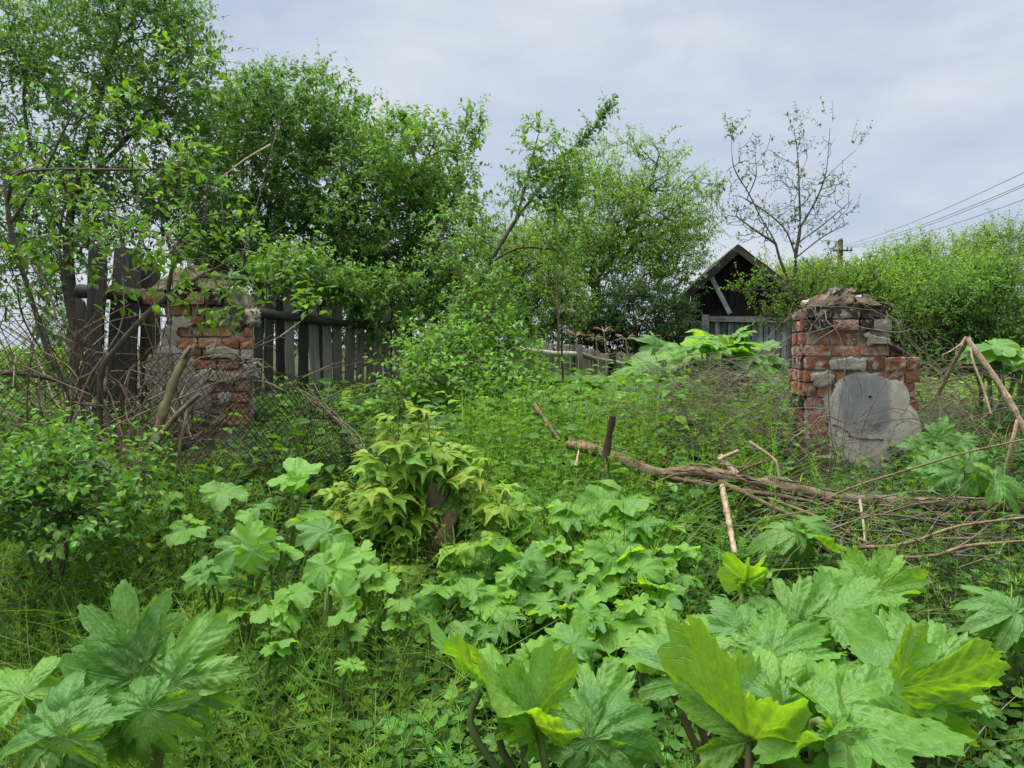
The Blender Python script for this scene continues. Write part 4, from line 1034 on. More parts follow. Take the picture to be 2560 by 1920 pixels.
# far strip of bushes on the left and a hedge line on the horizon
for i, (u, v, d, ru, rv, n, c, lb) in enumerate([(60, 930, 16, 150, 50, 260, (.13, .25, .04), 'low bright bush beyond the wire netting at the picture edge'), (170, 820, 22, 70, 70, 160, (.10, .19, .035), 'small round bush seen between the left fruit tree trunks'), (-60, 905, 40, 160, 24, 160, (.09, .17, .04), 'far low hedge on the horizon at the picture edge'), (900, 800, 15, 260, 120, 420, (.06, .13, .03), 'shady bush seen through the gaps of the grey plank fence')]):
    rg = np.random.default_rng(80 + i)
    lm = [([gp(u, d), P(u, v, d)], 4)]
    tree('low_bush', lb, 'bush', lm, blobs([(u, v, d, ru, rv, 1.2, n)], rg), 90 + i, 'bark_dark', 'leaf_far', c, .10 if d < 30 else .2, .5, 7, .4, 3, .006, LEAF2, None, .5, .7, .3, .3)

def brick_heap():
    rg = np.random.default_rng(25); p = P(10, 990, 14); p[2] = float(H(p[0], 14))
    t = thing('brick_heap', 'small heap of orange-red bricks showing through the netting at the picture edge', 'bricks', p)
    for k in range(14):
        b = brick(t, -.12, .12, 0, .07, .12, 0, RED if k % 2 else ORANGE, rg)
        b.location = (rg.normal() * .22, rg.normal() * .12, .04 + .075 * (k // 5)); b.rotation_euler = (rg.normal() * .2, rg.normal() * .2, rg.uniform(0, 3))
brick_heap()

# ------------------------------------------------------------------ hogweed
def blade(lobes, seed, nr=10, na=140, tooth=.13, cup=.0, droop=.25, wave=.05, fold=.18, minr=.30, sharp=.75, topc=(.075, .185, .045), veinc=(.19, .30, .075), ntooth=26):
    """One lobed leaf blade in the XY plane (axis +Y, base at the origin, length about 1). Returns V, F, C."""
    rg = np.random.default_rng(seed)
    th = np.linspace(-np.pi * .93, np.pi * .93, na)
    r = np.full(na, minr) * np.clip(1.25 - np.abs(th) / np.pi * .55, .3, 2)
    for a, L, w in [(a_ + rg.normal() * 4, L_ * rg.uniform(.86, 1.08), w_ * rg.uniform(.88, 1.1)) for a_, L_, w_ in lobes]:
        t = np.abs(th - math.radians(a)) / math.radians(w)
        r = np.maximum(r, L * np.clip(1 - t ** 1.7, 0, 1) ** sharp)
    o = np.stack([np.sin(th) * r, np.cos(th) * r], 1)
    al = np.concatenate([[0], np.cumsum(np.linalg.norm(np.diff(o, axis=0), axis=1))]); al /= al[-1]
    ph = al * ntooth + .15 * np.sin(al * 40); saw = 1 - 2 * np.abs((ph % 1) - .62) / .62; saw = np.where((ph % 1) > .62, 1 - 2 * ((ph % 1) - .62) / .38, saw)
    ph2 = al * ntooth * 2.7; saw2 = 1 - 2 * np.abs((ph2 % 1) - .5) * 2
    tv = np.interp(al, np.linspace(0, 1, 24), rg.uniform(.25, 1.5, size=24)); r = r * (1 + tooth * .6 * saw * tv + tooth * .22 * saw2 + .03 * np.interp(al, np.linspace(0, 1, 30), rg.normal(size=30)))
    rho = (np.linspace(0, 1, nr + 1)[1:]) ** .85
    RR = rho[:, None] * r[None]; TH = np.broadcast_to(th[None], RR.shape)
    X, Y = np.sin(TH) * RR, np.cos(TH) * RR
    dth = np.stack([np.abs(TH - math.radians(a)) for a, _, _ in lobes]); k = dth.argmin(0); dm = dth.min(0)
    s, t = RR * np.cos(dm), RR * np.sin(np.minimum(dm, 1.5))
    sgn = np.abs(t)
    Z = fold * sgn - fold * 1.6 * sgn ** 2                       # lobes rise from their midribs, margins turn down
    vein_ph = (s - .75 * sgn) / .105 + .35 * np.sin(s * 7 + k * 1.7 + rg.uniform(0, 6)) + .2 * np.sin(sgn * 14 + k)
    Z += .008 * np.cos(vein_ph * 2 * np.pi) * np.clip(sgn / .04, 0, 1) * np.clip(nr / 14, 0, 1)
    Z += cup * RR ** 1.6 - droop * RR ** 2.4
    Z += wave * rho[:, None] ** 2 * (np.sin(TH * 5 + rg.uniform(0, 6)) + .7 * np.sin(TH * 9 + rg.uniform(0, 6)) + .4 * np.sin(TH * 17 + rg.uniform(0, 6))) * .6
    for _ in range(4):
        ka, kb, kp = rg.normal() * 3.2, rg.normal() * 3.2, rg.uniform(0, 6); Z += wave * .5 * RR * np.sin(ka * X + kb * Y + kp)
    for _ in range(5):
        ka, kb, kp = rg.normal() * 16, rg.normal() * 16, rg.uniform(0, 6); Z += .0045 * np.sin(ka * X + kb * Y + kp)
    Z += rg.normal(size=Z.shape) * .0025
    C = np.asarray(topc) * (1 + .05 * rg.normal(size=(nr, na, 1)))
    C = np.concatenate([C, s[..., None], sgn[..., None], k[..., None] * .1], -1)
    V = np.concatenate([np.stack([X, Y, Z], -1).reshape(-1, 3), [[0, 0, 0]]]); C = np.concatenate([C.reshape(-1, 6), [[*topc, 0, 0, 0]]])
    i = (np.arange(nr - 1)[:, None] * na + np.arange(na - 1)[None]).ravel()
    Q = np.stack([i, i + na, i + na + 1, i + 1], 1)
    c = len(V) - 1; j = np.arange(na - 1); T = np.stack([np.full(na - 1, c), j, j + 1], 1)
    return V, Q, T, C

def blade_mesh(name, pieces, rachis=None):
    """pieces: (offset xyz, turn deg, pitch deg, scale, blade kwargs)"""
    mb = MB()
    for off, turn, pit, sc, kw in pieces:
        V, Q, T, C = blade(**kw)
        m = np.array(Matrix.Rotation(-math.radians(turn), 3, 'Z') @ Matrix.Rotation(math.radians(pit), 3, 'X'))
        V = V @ m.T * sc + np.asarray(off)
        n0 = mb.n; mb.add(V, Q, C)
        mb.T.append(T + n0); mb.TM.append(np.zeros(len(T)))
    if rachis is not None:
        for a, b, r in rachis:
            L = spline([a, (np.asarray(a) + np.asarray(b)) / 2 - [0, 0, .01], b], 6); V, F = tubes(L[None], np.full((1, 6), r), 6); mb.add(V, F, (.24, .30, .12, 0, 0, 0))
    me = mb.mesh(name, M['hog'], True)
    return me

P5 = [(0, 1.0, 41), (53, .92, 38), (-53, .92, 38), (109, .68, 39), (-109, .68, 39)]
P3R = [(0, 1.0, 66), (76, .9, 60), (-76, .9, 60), (140, .55, 40), (-140, .55, 40)]
P3D = [(0, 1.0, 46), (70, .95, 42), (-70, .95, 42), (125, .55, 34), (-125, .55, 34)]
P7 = [(0, 1.0, 29), (35, .93, 26.5), (-35, .93, 26.5), (72, .86, 29), (-72, .86, 29), (114, .62, 33), (-114, .62, 33)]
JAG = [(0, 1.0, 26), (30, .80, 22), (-30, .80, 22), (62, .70, 26), (-62, .70, 26), (100, .5, 30), (-100, .5, 30)]
BG, BG2, PG = (.084, .215, .044), (.108, .255, .040), (.135, .30, .042)
def hk(l, s, c=BG, hi=True, **k):
    d = dict(lobes=l, seed=s, topc=c, veinc=(c[0] * 2.2, c[1] * 1.5, c[2] * 1.5)); d.update(dict(nr=22, na=210, ntooth=34) if hi else dict(nr=7, na=84, ntooth=20)); d.update(k); return d
LM = {}
# big compound leaves (near)
def compound(nm, s, c, cup=0, droop=.25, lat=.8, pit=10, jag=JAG):
    LM[nm] = blade_mesh(nm, [((0, .55, 0), 0, 0, .85, hk(jag, s, c, droop=droop, cup=cup, sharp=.85, tooth=.09)),
                             ((.03, .18, 0), 62, pit, lat, hk(jag, s + 1, c, droop=droop, cup=cup, sharp=.85, tooth=.09)),
                             ((-.03, .18, 0), -62, pit, lat, hk(jag, s + 2, c, droop=droop, cup=cup, sharp=.85, tooth=.09))],
                        [((0, -.02, 0), (0, .6, 0), .014)])
compound('leaf_cut', 101, BG, 0, .30, .78)
compound('leaf_cut_cup', 104, BG2, .35, .10, .80, 28, P7)
compound('leaf_cut_flat', 107, BG, .05, .22, .85, 6, P7)
LM['leaf_broad'] = blade_mesh('leaf_broad', [((0, 0, 0), 0, 0, 1, hk(P7, 111, BG, sharp=.8, droop=.5, wave=.10))])
LM['leaf_broad_cup'] = blade_mesh('leaf_broad_cup', [((0, 0, 0), 0, 0, 1, hk(P5, 112, BG2, sharp=.6, cup=.34, droop=.18, wave=.10))])
LM['leaf_broad_open'] = blade_mesh('leaf_broad_open', [((0, 0, 0), 0, 0, 1, hk(P7, 113, BG2, sharp=.62, cup=.10, droop=.36, wave=.11))])
ALT = {'leaf_broad': [], 'leaf_broad_cup': [], 'leaf_broad_open': []}
for i in range(3):
    for kk, (lo, cc, kw) in {'leaf_broad': ([P7, P5, JAG][i], BG, dict(sharp=[.75, .65, .8][i], droop=.45 + .1 * i, wave=.11)), 'leaf_broad_cup': ([P5, P3D, P5][i], BG2, dict(sharp=.58, cup=.30 + .06 * i, droop=.2, wave=.11)), 'leaf_broad_open': ([P7, P5, P7][i], BG2, dict(sharp=.62, cup=.12, droop=.3 + .1 * i, wave=.12))}.items():
        c2 = tuple(np.array(cc) * [.9 + .14 * i, .94 + .07 * i, 1]); LM['%s_%d' % (kk, i)] = blade_mesh(kk, [((0, 0, 0), 0, 0, 1, hk(lo, 300 + i * 7 + len(kk), c2, **kw))]); ALT[kk].append('%s_%d' % (kk, i))
for i in range(8):
    LM['leaf_small_%d' % i] = blade_mesh('leaf_small', [((0, 0, 0), 0, 0, 1, hk([P5, P3R, P3D, P7][i % 4], 120 + i, [PG, BG2, PG, BG][(i + i // 4) % 4], False, sharp=[.55, .42, .6, .7][i % 4], cup=[.1, 0, .25, .0][i % 4], droop=[.3, .32, .2, .45][(i + i // 4) % 4], tooth=.07, wave=.11))])
for i in range(3):
    LM['leaf_far_%d' % i] = blade_mesh('leaf_far', [((0, 0, 0), 0, 0, 1, hk([P5, P7, P3D][i], 130 + i, [BG2, BG, PG][i], False, nr=5, na=52, ntooth=14, sharp=.6, droop=.35, wave=.08))])

def orient(axis, normal):
    y = Vector([float(t) for t in axis]).normalized(); z = Vector([float(t) for t in normal]); x = y.cross(z).normalized(); z = x.cross(y)
    return Matrix((x, y, z)).transposed().to_4x4()

def hogweed(name, label, base, leaves, group=None, pr=.007, pc=(.20, .27, .10), seed=0):
    """leaves: (base point, axis, normal, size, mesh key). The petiole of each leaf rises from the plant's base."""
    rg = np.random.default_rng(seed + 900); base = np.asarray(base, float)
    t = thing(name, label, 'plant', base, group)
    for p, ax, nm, sz, key in leaves:
        if key in ALT: key = ([key] + ALT[key])[rg.integers(4)]
        o = ob('leaf', LM[key], t); m = orient(ax, nm); m = m @ Matrix.Diagonal((sz, sz, sz, 1)); m.translation = Vector((np.asarray(p) - base).tolist()); o.matrix_basis = m
        q = np.asarray(p) - base; h = max(q[2], .05); ax = nrm(np.asarray(ax, float))
        nu = np.asarray(m.to_3x3().col[2]); nu = nu / np.linalg.norm(nu); q = q - (nu if nu[2] > 0 else -nu) * pr * 1.3
        m1 = q * [.25, .25, .5] + rg.normal(size=3) * .01; nd_ = nu if nu[2] > 0 else -nu; e = q - nd_ * min(.35 * h, .07) - (ax * min(.3 * h, .05) if ax[2] > 0 else 0)
        L = spline([[0, 0, -.02], m1, e, q], 12)
        V, F = tubes(L[None], np.linspace(pr * 1.35, pr * .75, 12)[None], 7)
        pt = MB().add(V, F, np.asarray(pc) * rg.uniform(.8, 1.15)).obj('petiole', M['herb'], o, True); pt.matrix_parent_inverse = o.matrix_basis.inverted()
    return t

UP, TOC = np.array([0, 0, 1.0]), np.array([0, -1.0, 0])
def scr(ang, depth=0.0):
    """Direction given as a screen angle (0 right, 90 up) plus depth away from the viewer."""
    a = math.radians(ang); return np.array([math.cos(a), depth, math.sin(a)])
def lf(u, v, d, ang, dep, up, toc, px, key, side=0.0):
    """Leaf with base at pixel (u, v); px is its length in photograph pixels."""
    return (P(u, v, d), scr(ang, dep), UP * up + TOC * toc + np.array([side, 0, 0]), px * d / FPX, key)

def at_ground(u, d):
    p = P(u, 1400, d); p[2] = float(H(p[0], d)); return p

HG = 'giant hogweed plants in the foreground'
hogweed('giant_hogweed', 'hogweed with one deeply cut leaf spread flat in the bottom corner beneath the shrub', at_ground(150, 1.85),
        [lf(165, 1845, 1.75, 262, -.3, .5, 1, 129, 'leaf_broad'), lf(160, 1830, 1.78, 20, .2, .7, .8, 141, 'leaf_broad'), lf(155, 1830, 1.8, 100, .6, .8, .7, 163, 'leaf_broad'), lf(150, 1835, 1.78, 160, .3, .8, .7, 172, 'leaf_broad'), lf(60, 1740, 2.05, 150, .6, 1, .5, 146, 'leaf_broad_open')], HG, seed=1)
hogweed('giant_hogweed', 'largest cut-leaved hogweed in the lower corner, its upright leaf showing pale veins', at_ground(370, 2.0),
        [lf(425, 1705, 1.95, 62, .25, .55, 1, 202, 'leaf_broad_open', -.1), lf(350, 1740, 1.95, 105, .2, .5, 1, 215, 'leaf_cut_flat', .2), lf(430, 1710, 1.92, 345, -.1, .6, 1, 163, 'leaf_broad'), lf(370, 1760, 1.88, 200, -.2, .6, .9, 129, 'leaf_broad'), lf(370, 1770, 1.85, 300, -.3, .5, 1, 146, 'leaf_broad'), lf(330, 1800, 1.9, 250, -.3, .4, 1, 129, 'leaf_broad')], HG, seed=2)
hogweed('giant_hogweed', 'hogweed with a huge backlit yellow-green leaf cupped on a curved stem, bottom middle', at_ground(1440, 1.6),
        [lf(1325, 1812, 1.62, 146, .25, 1, -.45, 297, 'leaf_broad_cup', .3), lf(1330, 1810, 1.62, 60, .35, .5, -1, 207, 'leaf_broad_cup', -.3), lf(1210, 1720, 1.66, 140, .3, 1, -.5, 225, 'leaf_broad_cup', .4), lf(1330, 1812, 1.58, 100, -.25, 1, .3, 144, 'leaf_broad_open')], HG, pr=.009, pc=(.12, .17, .06), seed=3)
hogweed('giant_hogweed', 'hogweed with dark broad leaves hanging low next to the huge cupped leaf', at_ground(1500, 1.75),
        [lf(1480, 1840, 1.62, 150, .1, .8, .9, 171, 'leaf_broad'), lf(1485, 1840, 1.62, 20, .2, .8, .9, 180, 'leaf_broad'), lf(1475, 1850, 1.6, 265, -.4, .5, 1, 144, 'leaf_broad'), lf(1490, 1790, 1.75, 75, .6, 1, .5, 171, 'leaf_broad_open'), lf(1560, 1840, 1.7, 340, .1, .9, .6, 153, 'leaf_broad')], HG, seed=4)
hogweed('giant_hogweed', 'hogweed with an upright backlit leaf on a thick brownish stalk, bottom right of centre', at_ground(1925, 1.65),
        [lf(1880, 1850, 1.62, 138, .15, 1, -.6, 315, 'leaf_broad_cup', .5), lf(1880, 1850, 1.62, 88, .3, .4, -1, 225, 'leaf_broad_cup'), lf(1740, 1700, 1.85, 120, .5, 1, .6, 171, 'leaf_broad'), lf(1690, 1660, 1.95, 60, .5, 1, .5, 171, 'leaf_broad_open')], HG, pr=.010, pc=(.13, .12, .06), seed=5)
hogweed('giant_hogweed', 'glossy hogweed rosette of five star-like leaflets on one stout stalk', at_ground(1955, 1.72),
        [lf(1955, 1760, 1.6, 250, -.6, .8, 1, 117, 'leaf_broad'), lf(1955, 1755, 1.62, 340, -.1, 1, .8, 153, 'leaf_broad'), lf(1950, 1750, 1.65, 100, .8, 1, .6, 162, 'leaf_broad_open'), lf(1945, 1752, 1.64, 165, .3, 1, .7, 135, 'leaf_broad'), lf(1960, 1750, 1.66, 45, .6, 1, .5, 153, 'leaf_broad')], HG, pr=.012, pc=(.12, .13, .05), seed=6)
hogweed('giant_hogweed', 'hogweed whose wide ruffled leaf slopes towards the bottom corner', at_ground(2060, 1.6),
        [lf(2110, 1820, 1.55, 350, .0, 1, .25, 297, 'leaf_broad_cup'), lf(2080, 1770, 1.62, 20, .4, 1, .35, 252, 'leaf_broad_open'), lf(2090, 1830, 1.5, 300, -.3, .8, .7, 180, 'leaf_broad'), lf(2050, 1850, 1.5, 200, -.1, 1, -.4, 171, 'leaf_broad_cup')], HG, pr=.010, seed=7)
hogweed('giant_hogweed', 'hogweed holding a round-toothed bright backlit leaf above the bottom right corner', at_ground(2260, 1.75),
        [lf(2230, 1720, 1.75, 310, .1, .6, -.9, 297, 'leaf_broad_cup'), lf(2200, 1690, 1.85, 40, .5, 1, .3, 171, 'leaf_broad'), lf(2290, 1760, 1.8, 10, .3, 1, -.2, 189, 'leaf_broad_cup')], HG, seed=8)
hogweed('giant_hogweed', 'upright hogweed on a pale clear stem with leaves fanned like an umbrella', at_ground(2345, 2.35),
        [lf(2312, 1690, 2.25, 152, .1, 1, .1, 243, 'leaf_broad_cup'), lf(2305, 1685, 2.3, 95, .5, 1, .7, 180, 'leaf_broad_open'), lf(2315, 1690, 2.25, 40, .2, 1, .8, 198, 'leaf_broad_open'), lf(2320, 1700, 2.2, 5, -.1, 1, .7, 171, 'leaf_broad'), lf(2308, 1690, 2.2, 190, -.3, 1, -.2, 153, 'leaf_broad_cup'), lf(2330, 1735, 2.2, 330, -.2, 1, .5, 108, 'leaf_small_2'), lf(2325, 1730, 2.2, 170, -.2, 1, .5, 99, 'leaf_small_0')], HG, pr=.010, pc=(.22, .30, .10), seed=9)
hogweed('giant_hogweed', 'hogweed with two broad ruffled leaves spread sideways behind the glossy rosette', at_ground(1930, 2.3),
        [lf(1935, 1640, 2.2, 165, .1, 1, .6, 135, 'leaf_broad'), lf(1930, 1640, 2.2, 30, .3, 1, .6, 171, 'leaf_broad_open'), lf(1940, 1645, 2.2, 0, -.1, 1, -.1, 162, 'leaf_broad_cup'), lf(1860, 1580, 2.35, 120, .5, 1, .6, 117, 'leaf_broad')], HG, seed=10)
hogweed('giant_hogweed', 'medium hogweed with overlapping drooping leaves left of the umbrella-like plant', at_ground(2100, 2.2),
        [lf(2050, 1700, 2.1, 15, .1, 1, .5, 171, 'leaf_broad'), lf(1990, 1560, 2.5, 200, .2, 1, .6, 135, 'leaf_broad'), lf(1985, 1560, 2.5, 70, .5, 1, .7, 153, 'leaf_broad_open'), lf(1990, 1580, 2.45, 275, -.3, .8, .9, 99, 'leaf_broad'), lf(2080, 1545, 2.5, 30, .3, 1, .4, 153, 'leaf_broad_cup')], HG, seed=11)
hogweed('giant_hogweed', 'hogweed raising two light leaves side by side in front of the twig pile', at_ground(2170, 2.75),
        [lf(2150, 1480, 2.7, 140, .3, 1, .7, 117, 'leaf_broad_open'), lf(2190, 1480, 2.7, 60, .4, 1, .5, 126, 'leaf_broad_cup'), lf(2180, 1500, 2.65, 5, .0, 1, .1, 117, 'leaf_broad_cup'), lf(2120, 1530, 2.6, 200, .1, 1, .6, 117, 'leaf_broad')], HG, seed=12)
hogweed('giant_hogweed', 'hogweed leaf entering from the picture edge below the twig pile', at_ground(2530, 2.6),
        [lf(2540, 1530, 2.55, 160, .2, 1, .7, 135, 'leaf_broad'), lf(2530, 1540, 2.55, 250, -.2, .8, 1, 99, 'leaf_broad'), lf(2560, 1545, 2.55, 340, .1, 1, .6, 126, 'leaf_broad')], HG, seed=13)
hogweed('giant_hogweed', 'single tall hogweed with a drooping two-part leaf just below the fallen branch', at_ground(1985, 3.2),
        [lf(1995, 1335, 3.15, 170, .1, 1, .5, 117, 'leaf_broad'), lf(2000, 1335, 3.15, 240, -.3, 1, .8, 72, 'leaf_broad'), lf(2010, 1335, 3.15, 335, -.1, 1, -.1, 135, 'leaf_broad_cup'), lf(2020, 1310, 3.2, 20, .3, 1, .4, 72, 'leaf_small_3')], HG, seed=14)
hogweed('giant_hogweed', 'thin pale-stemmed hogweed seedling with three folded yellow-green leaves', at_ground(1862, 2.7),
        [lf(1862, 1455, 2.65, 125, .1, .6, -.5, 99, 'leaf_small_2', .4), lf(1864, 1455, 2.65, 50, .2, .6, -.5, 99, 'leaf_small_2', -.4), lf(1866, 1450, 2.65, 15, .0, 1, -.2, 81, 'leaf_small_2')], HG, pr=.006, pc=(.24, .34, .10), seed=15)
hogweed('giant_hogweed', 'large dark hogweed at the foot of the red brick pillar', at_ground(2330, 4.3),
        [lf(2330, 1120, 4.3, 170, .1, .8, .9, 60, 'leaf_cut'), lf(2340, 1105, 4.3, 60, .2, 1, .7, 60, 'leaf_cut'), lf(2320, 1140, 4.25, 220, -.2, .8, .9, 60, 'leaf_broad'), lf(2350, 1125, 4.25, 350, -.1, .9, .8, 65, 'leaf_cut'), lf(2330, 1145, 4.2, 285, -.3, .7, 1, 60, 'leaf_broad'), lf(2370, 1110, 4.3, 20, 0, .9, .6, 60, 'leaf_cut')], HG, seed=16)
hogweed('giant_hogweed', 'blue-green hogweed with one limp folded leaf lying over the fallen branch', at_ground(2400, 3.9),
        [lf(2330, 1190, 3.75, 20, .1, .8, .8, 85, 'leaf_cut_flat'), lf(2420, 1160, 3.75, 330, -.2, .8, .8, 120, 'leaf_broad'), lf(2400, 1180, 3.7, 200, -.1, .7, 1, 90, 'leaf_broad'), lf(2490, 1200, 3.6, 350, -.1, .8, .7, 110, 'leaf_broad')], HG, seed=17)
hogweed('giant_hogweed', 'light green hogweed with a three-lobed leaf standing clear left of the maple-covered stump', at_ground(620, 2.75),
        [lf(625, 1370, 2.65, 165, .1, 1, .7, 110, 'leaf_small_3'), lf(625, 1362, 2.65, 80, .4, 1, .8, 80, 'leaf_small_0'), lf(630, 1368, 2.65, 20, .1, 1, .6, 90, 'leaf_small_3'), lf(632, 1380, 2.6, 285, -.3, .8, 1, 60, 'leaf_small_1')], HG, seed=18)
hogweed('giant_hogweed', 'broad-leaved hogweed beside the sagging netting, one leaf tilted to the light', at_ground(720, 3.3),
        [lf(740, 1190, 3.25, 190, 0, 1, .5, 80, 'leaf_small_2'), lf(740, 1190, 3.25, 20, .1, 1, .4, 80, 'leaf_small_2'), lf(745, 1195, 3.2, 250, -.3, .9, .8, 50, 'leaf_small_0'), lf(555, 1230, 3.3, 0, 0, 1, .4, 70, 'leaf_small_1'), lf(545, 1230, 3.3, 150, 0, 1, .4, 50, 'leaf_small_1')], HG, seed=19)
hogweed('giant_hogweed', 'hogweed between the maple-covered stump and the lower left plants, leaves like open hands', at_ground(820, 2.7),
        [lf(830, 1420, 2.6, 30, .1, 1, .7, 90, 'leaf_small_0'), lf(810, 1415, 2.6, 200, -.1, 1, .7, 70, 'leaf_small_1'), lf(815, 1330, 2.9, 160, .0, 1, .5, 90, 'leaf_small_3'), lf(830, 1340, 2.9, 340, 0, 1, .5, 70, 'leaf_small_1'), lf(855, 1495, 2.5, 60, 0, .9, .9, 60, 'leaf_small_1')], HG, seed=20)

def small_hog(name, label, u, v, d, px, rg, group, nl=None, lo=False):
    """A young plant whose leaf cluster is seen around (u, v)."""
    c = P(u, v, d); base = np.array([c[0] + rg.normal() * .02, d + rg.normal() * .03, 0]); base[2] = float(H(base[0], base[1]))
    a0 = rg.uniform(0, 360); L = []
    nl = nl or rg.integers(3, 6)
    for k in range(nl):
        a = math.radians(a0 + k * 360 / nl + rg.normal() * 15); ax = np.array([math.cos(a), math.sin(a), rg.uniform(-.15, .35)])
        p = c + ax * [1, 1, .2] * px * d / FPX * .12 + [0, 0, rg.normal() * .025]
        p[2] = max(p[2], base[2] + .03)
        key = ('leaf_far_%d' % rg.integers(3)) if lo else ('leaf_small_%d' % rg.integers(8))
        L.append((p, ax, np.array([rg.normal() * .35, -.4 + rg.normal() * .4, 1.0]), px * d / FPX * rg.uniform(.34, .78), key))
    return hogweed(name, label, base, L, group, pr=.0045 if not lo else .007, pc=(.17, .25, .08), seed=int(u + v))

rh = np.random.default_rng(140)
mid = [(1120, 1265), (1300, 1270), (1255, 1335), (1240, 1395), (1370, 1370), (1470, 1360), (1450, 1420), (1540, 1390), (1580, 1330), (1590, 1450), (1690, 1380), (1700, 1450), (1370, 1450), (1300, 1440), (1200, 1500), (1440, 1500), (1380, 1515), (1230, 1560), (1400, 1600), (1330, 1620), (1540, 1570), (1480, 1560), (1600, 1530), (1100, 1490), (1150, 1430), (1700, 1560), (1660, 1500), (1560, 1660), (1420, 1680), (1280, 1490), (1500, 1470), (1640, 1420), (1550, 1250), (1420, 1290), (1180, 1600), (1450, 1630)]
ORD = 'first second third fourth fifth sixth seventh eighth ninth tenth eleventh twelfth thirteenth fourteenth fifteenth'.split()
def rows(pts, cuts, names):
    """(u, v, row name, ordinal word counted along the row)."""
    out = []
    for k, nm in enumerate(names):
        r = sorted([p for p in pts if (k == 0 or p[1] >= cuts[k - 1]) and (k == len(names) - 1 or p[1] < cuts[k])])
        out += [(u, v, nm, ORD[i]) for i, (u, v) in enumerate(r)]
    return out
for u, v, nm, od in rows(mid, [1400, 1480, 1570], ['back', 'second', 'third', 'front']):
    d = float(np.interp(v, [1250, 1400, 1500, 1600, 1700], [3.6, 3.0, 2.75, 2.5, 2.3])) + rh.normal() * .06
    small_hog('young_hogweed', 'young round-leaved hogweed, %s from the stump in the %s row of the patch' % (od, nm), u, v, d, rh.uniform(85, 150), rh, 'young hogweeds in the middle patch')
sl = [(430, 1265), (470, 1330), (520, 1440), (700, 1400), (760, 1290), (730, 1500), (680, 1560), (690, 1640), (870, 1560), (900, 1400), (950, 1440), (1000, 1520), (600, 1480), (880, 1640), (640, 1290)]
for u, v, nm, od in rows(sl, [1380, 1490], ['back', 'middle', 'front']):
    d = float(np.interp(v, [1250, 1400, 1500, 1650], [3.3, 2.8, 2.55, 2.25])) + rh.normal() * .06
    small_hog('young_hogweed', 'small hogweed seedling left of the stump, %s from the left in the %s row' % (od, nm), u, v, d, rh.uniform(60, 105), rh, 'hogweed seedlings left of the stump')
# plants on and behind the crest
cr = [(1330, 925), (1380, 940), (1400, 900), (1450, 915), (1490, 935), (1520, 900), (1560, 930), (1590, 905), (1630, 890), (1660, 920), (1690, 880), (1600, 950), (1420, 960), (1500, 965), (1350, 975), (1700, 930), (1560, 975), (1640, 960), (1310, 955), (1270, 935), (1460, 945), (1540, 945), (1680, 955), (1610, 925)]
for u, v, nm, od in rows(cr, [922, 950], ['back', 'middle', 'front']):
    d = float(np.interp(v, [885, 975], [8.2, 6.0])) + rh.normal() * .2
    small_hog('crest_hogweed', 'bank-top hogweed before the far fence, %s from the low bush, %s row' % (od, nm), u, v + (48 if u < 1640 else 16), d - (.5 if u < 1640 else 0), rh.uniform(95, 150), rh, 'hogweeds along the top of the bank', 5, True)
tl = [(1720, 880), (1740, 910), (1770, 870), (1800, 900), (1790, 850), (1830, 880), (1850, 840), (1870, 910), (1900, 870), (1930, 900), (1760, 940), (1830, 930), (1890, 940), (1720, 950), (1860, 890)]
for u, v, nm, od in rows(tl, [885, 912], ['back', 'middle', 'front']):
    d = rh.uniform(6.4, 7.4)
    small_hog('tall_hogweed', 'tall hogweed between shed and brick pillar, %s from the left in the %s row' % (od, nm), u, v, d, rh.uniform(62, 100), rh, 'tall hogweeds before the shed', 6, True)
hogweed('tall_hogweed', 'tall hogweed with one erect fan-shaped leaf in front of the shed door', at_ground(1830, 6.6), [lf(1835, 895, 6.6, 88, .1, .2, 1, 67, 'leaf_broad_open'), lf(1830, 900, 6.6, 170, .0, 1, .6, 67, 'leaf_broad'), lf(1840, 900, 6.6, 20, .0, 1, .6, 67, 'leaf_broad')], seed=31)
hogweed('tall_hogweed', 'hogweed with pale drooping leaves at the left end of the stand before the shed', at_ground(1720, 6.8), [lf(1735, 880, 6.8, 170, 0, 1, .6, 60, 'leaf_broad'), lf(1740, 880, 6.8, 40, .2, 1, .6, 52, 'leaf_broad'), lf(1735, 885, 6.8, 260, -.3, .8, 1, 45, 'leaf_broad'), lf(1640, 865, 7.2, 120, .2, 1, .6, 52, 'leaf_broad'), lf(1650, 870, 7.2, 10, .1, 1, .5, 52, 'leaf_broad')], seed=32)
for i, (u, v) in enumerate([(2450, 905), (2470, 870), (2500, 890), (2540, 910), (2560, 880)]):
    small_hog('edge_hogweed', 'hogweed behind the bent dry stalks, %s from the brick pillar' % ORD[i], u, v, 6.0 + rh.normal() * .2, rh.uniform(65, 100), rh, 'hogweeds behind the bent stalks', 5, True)

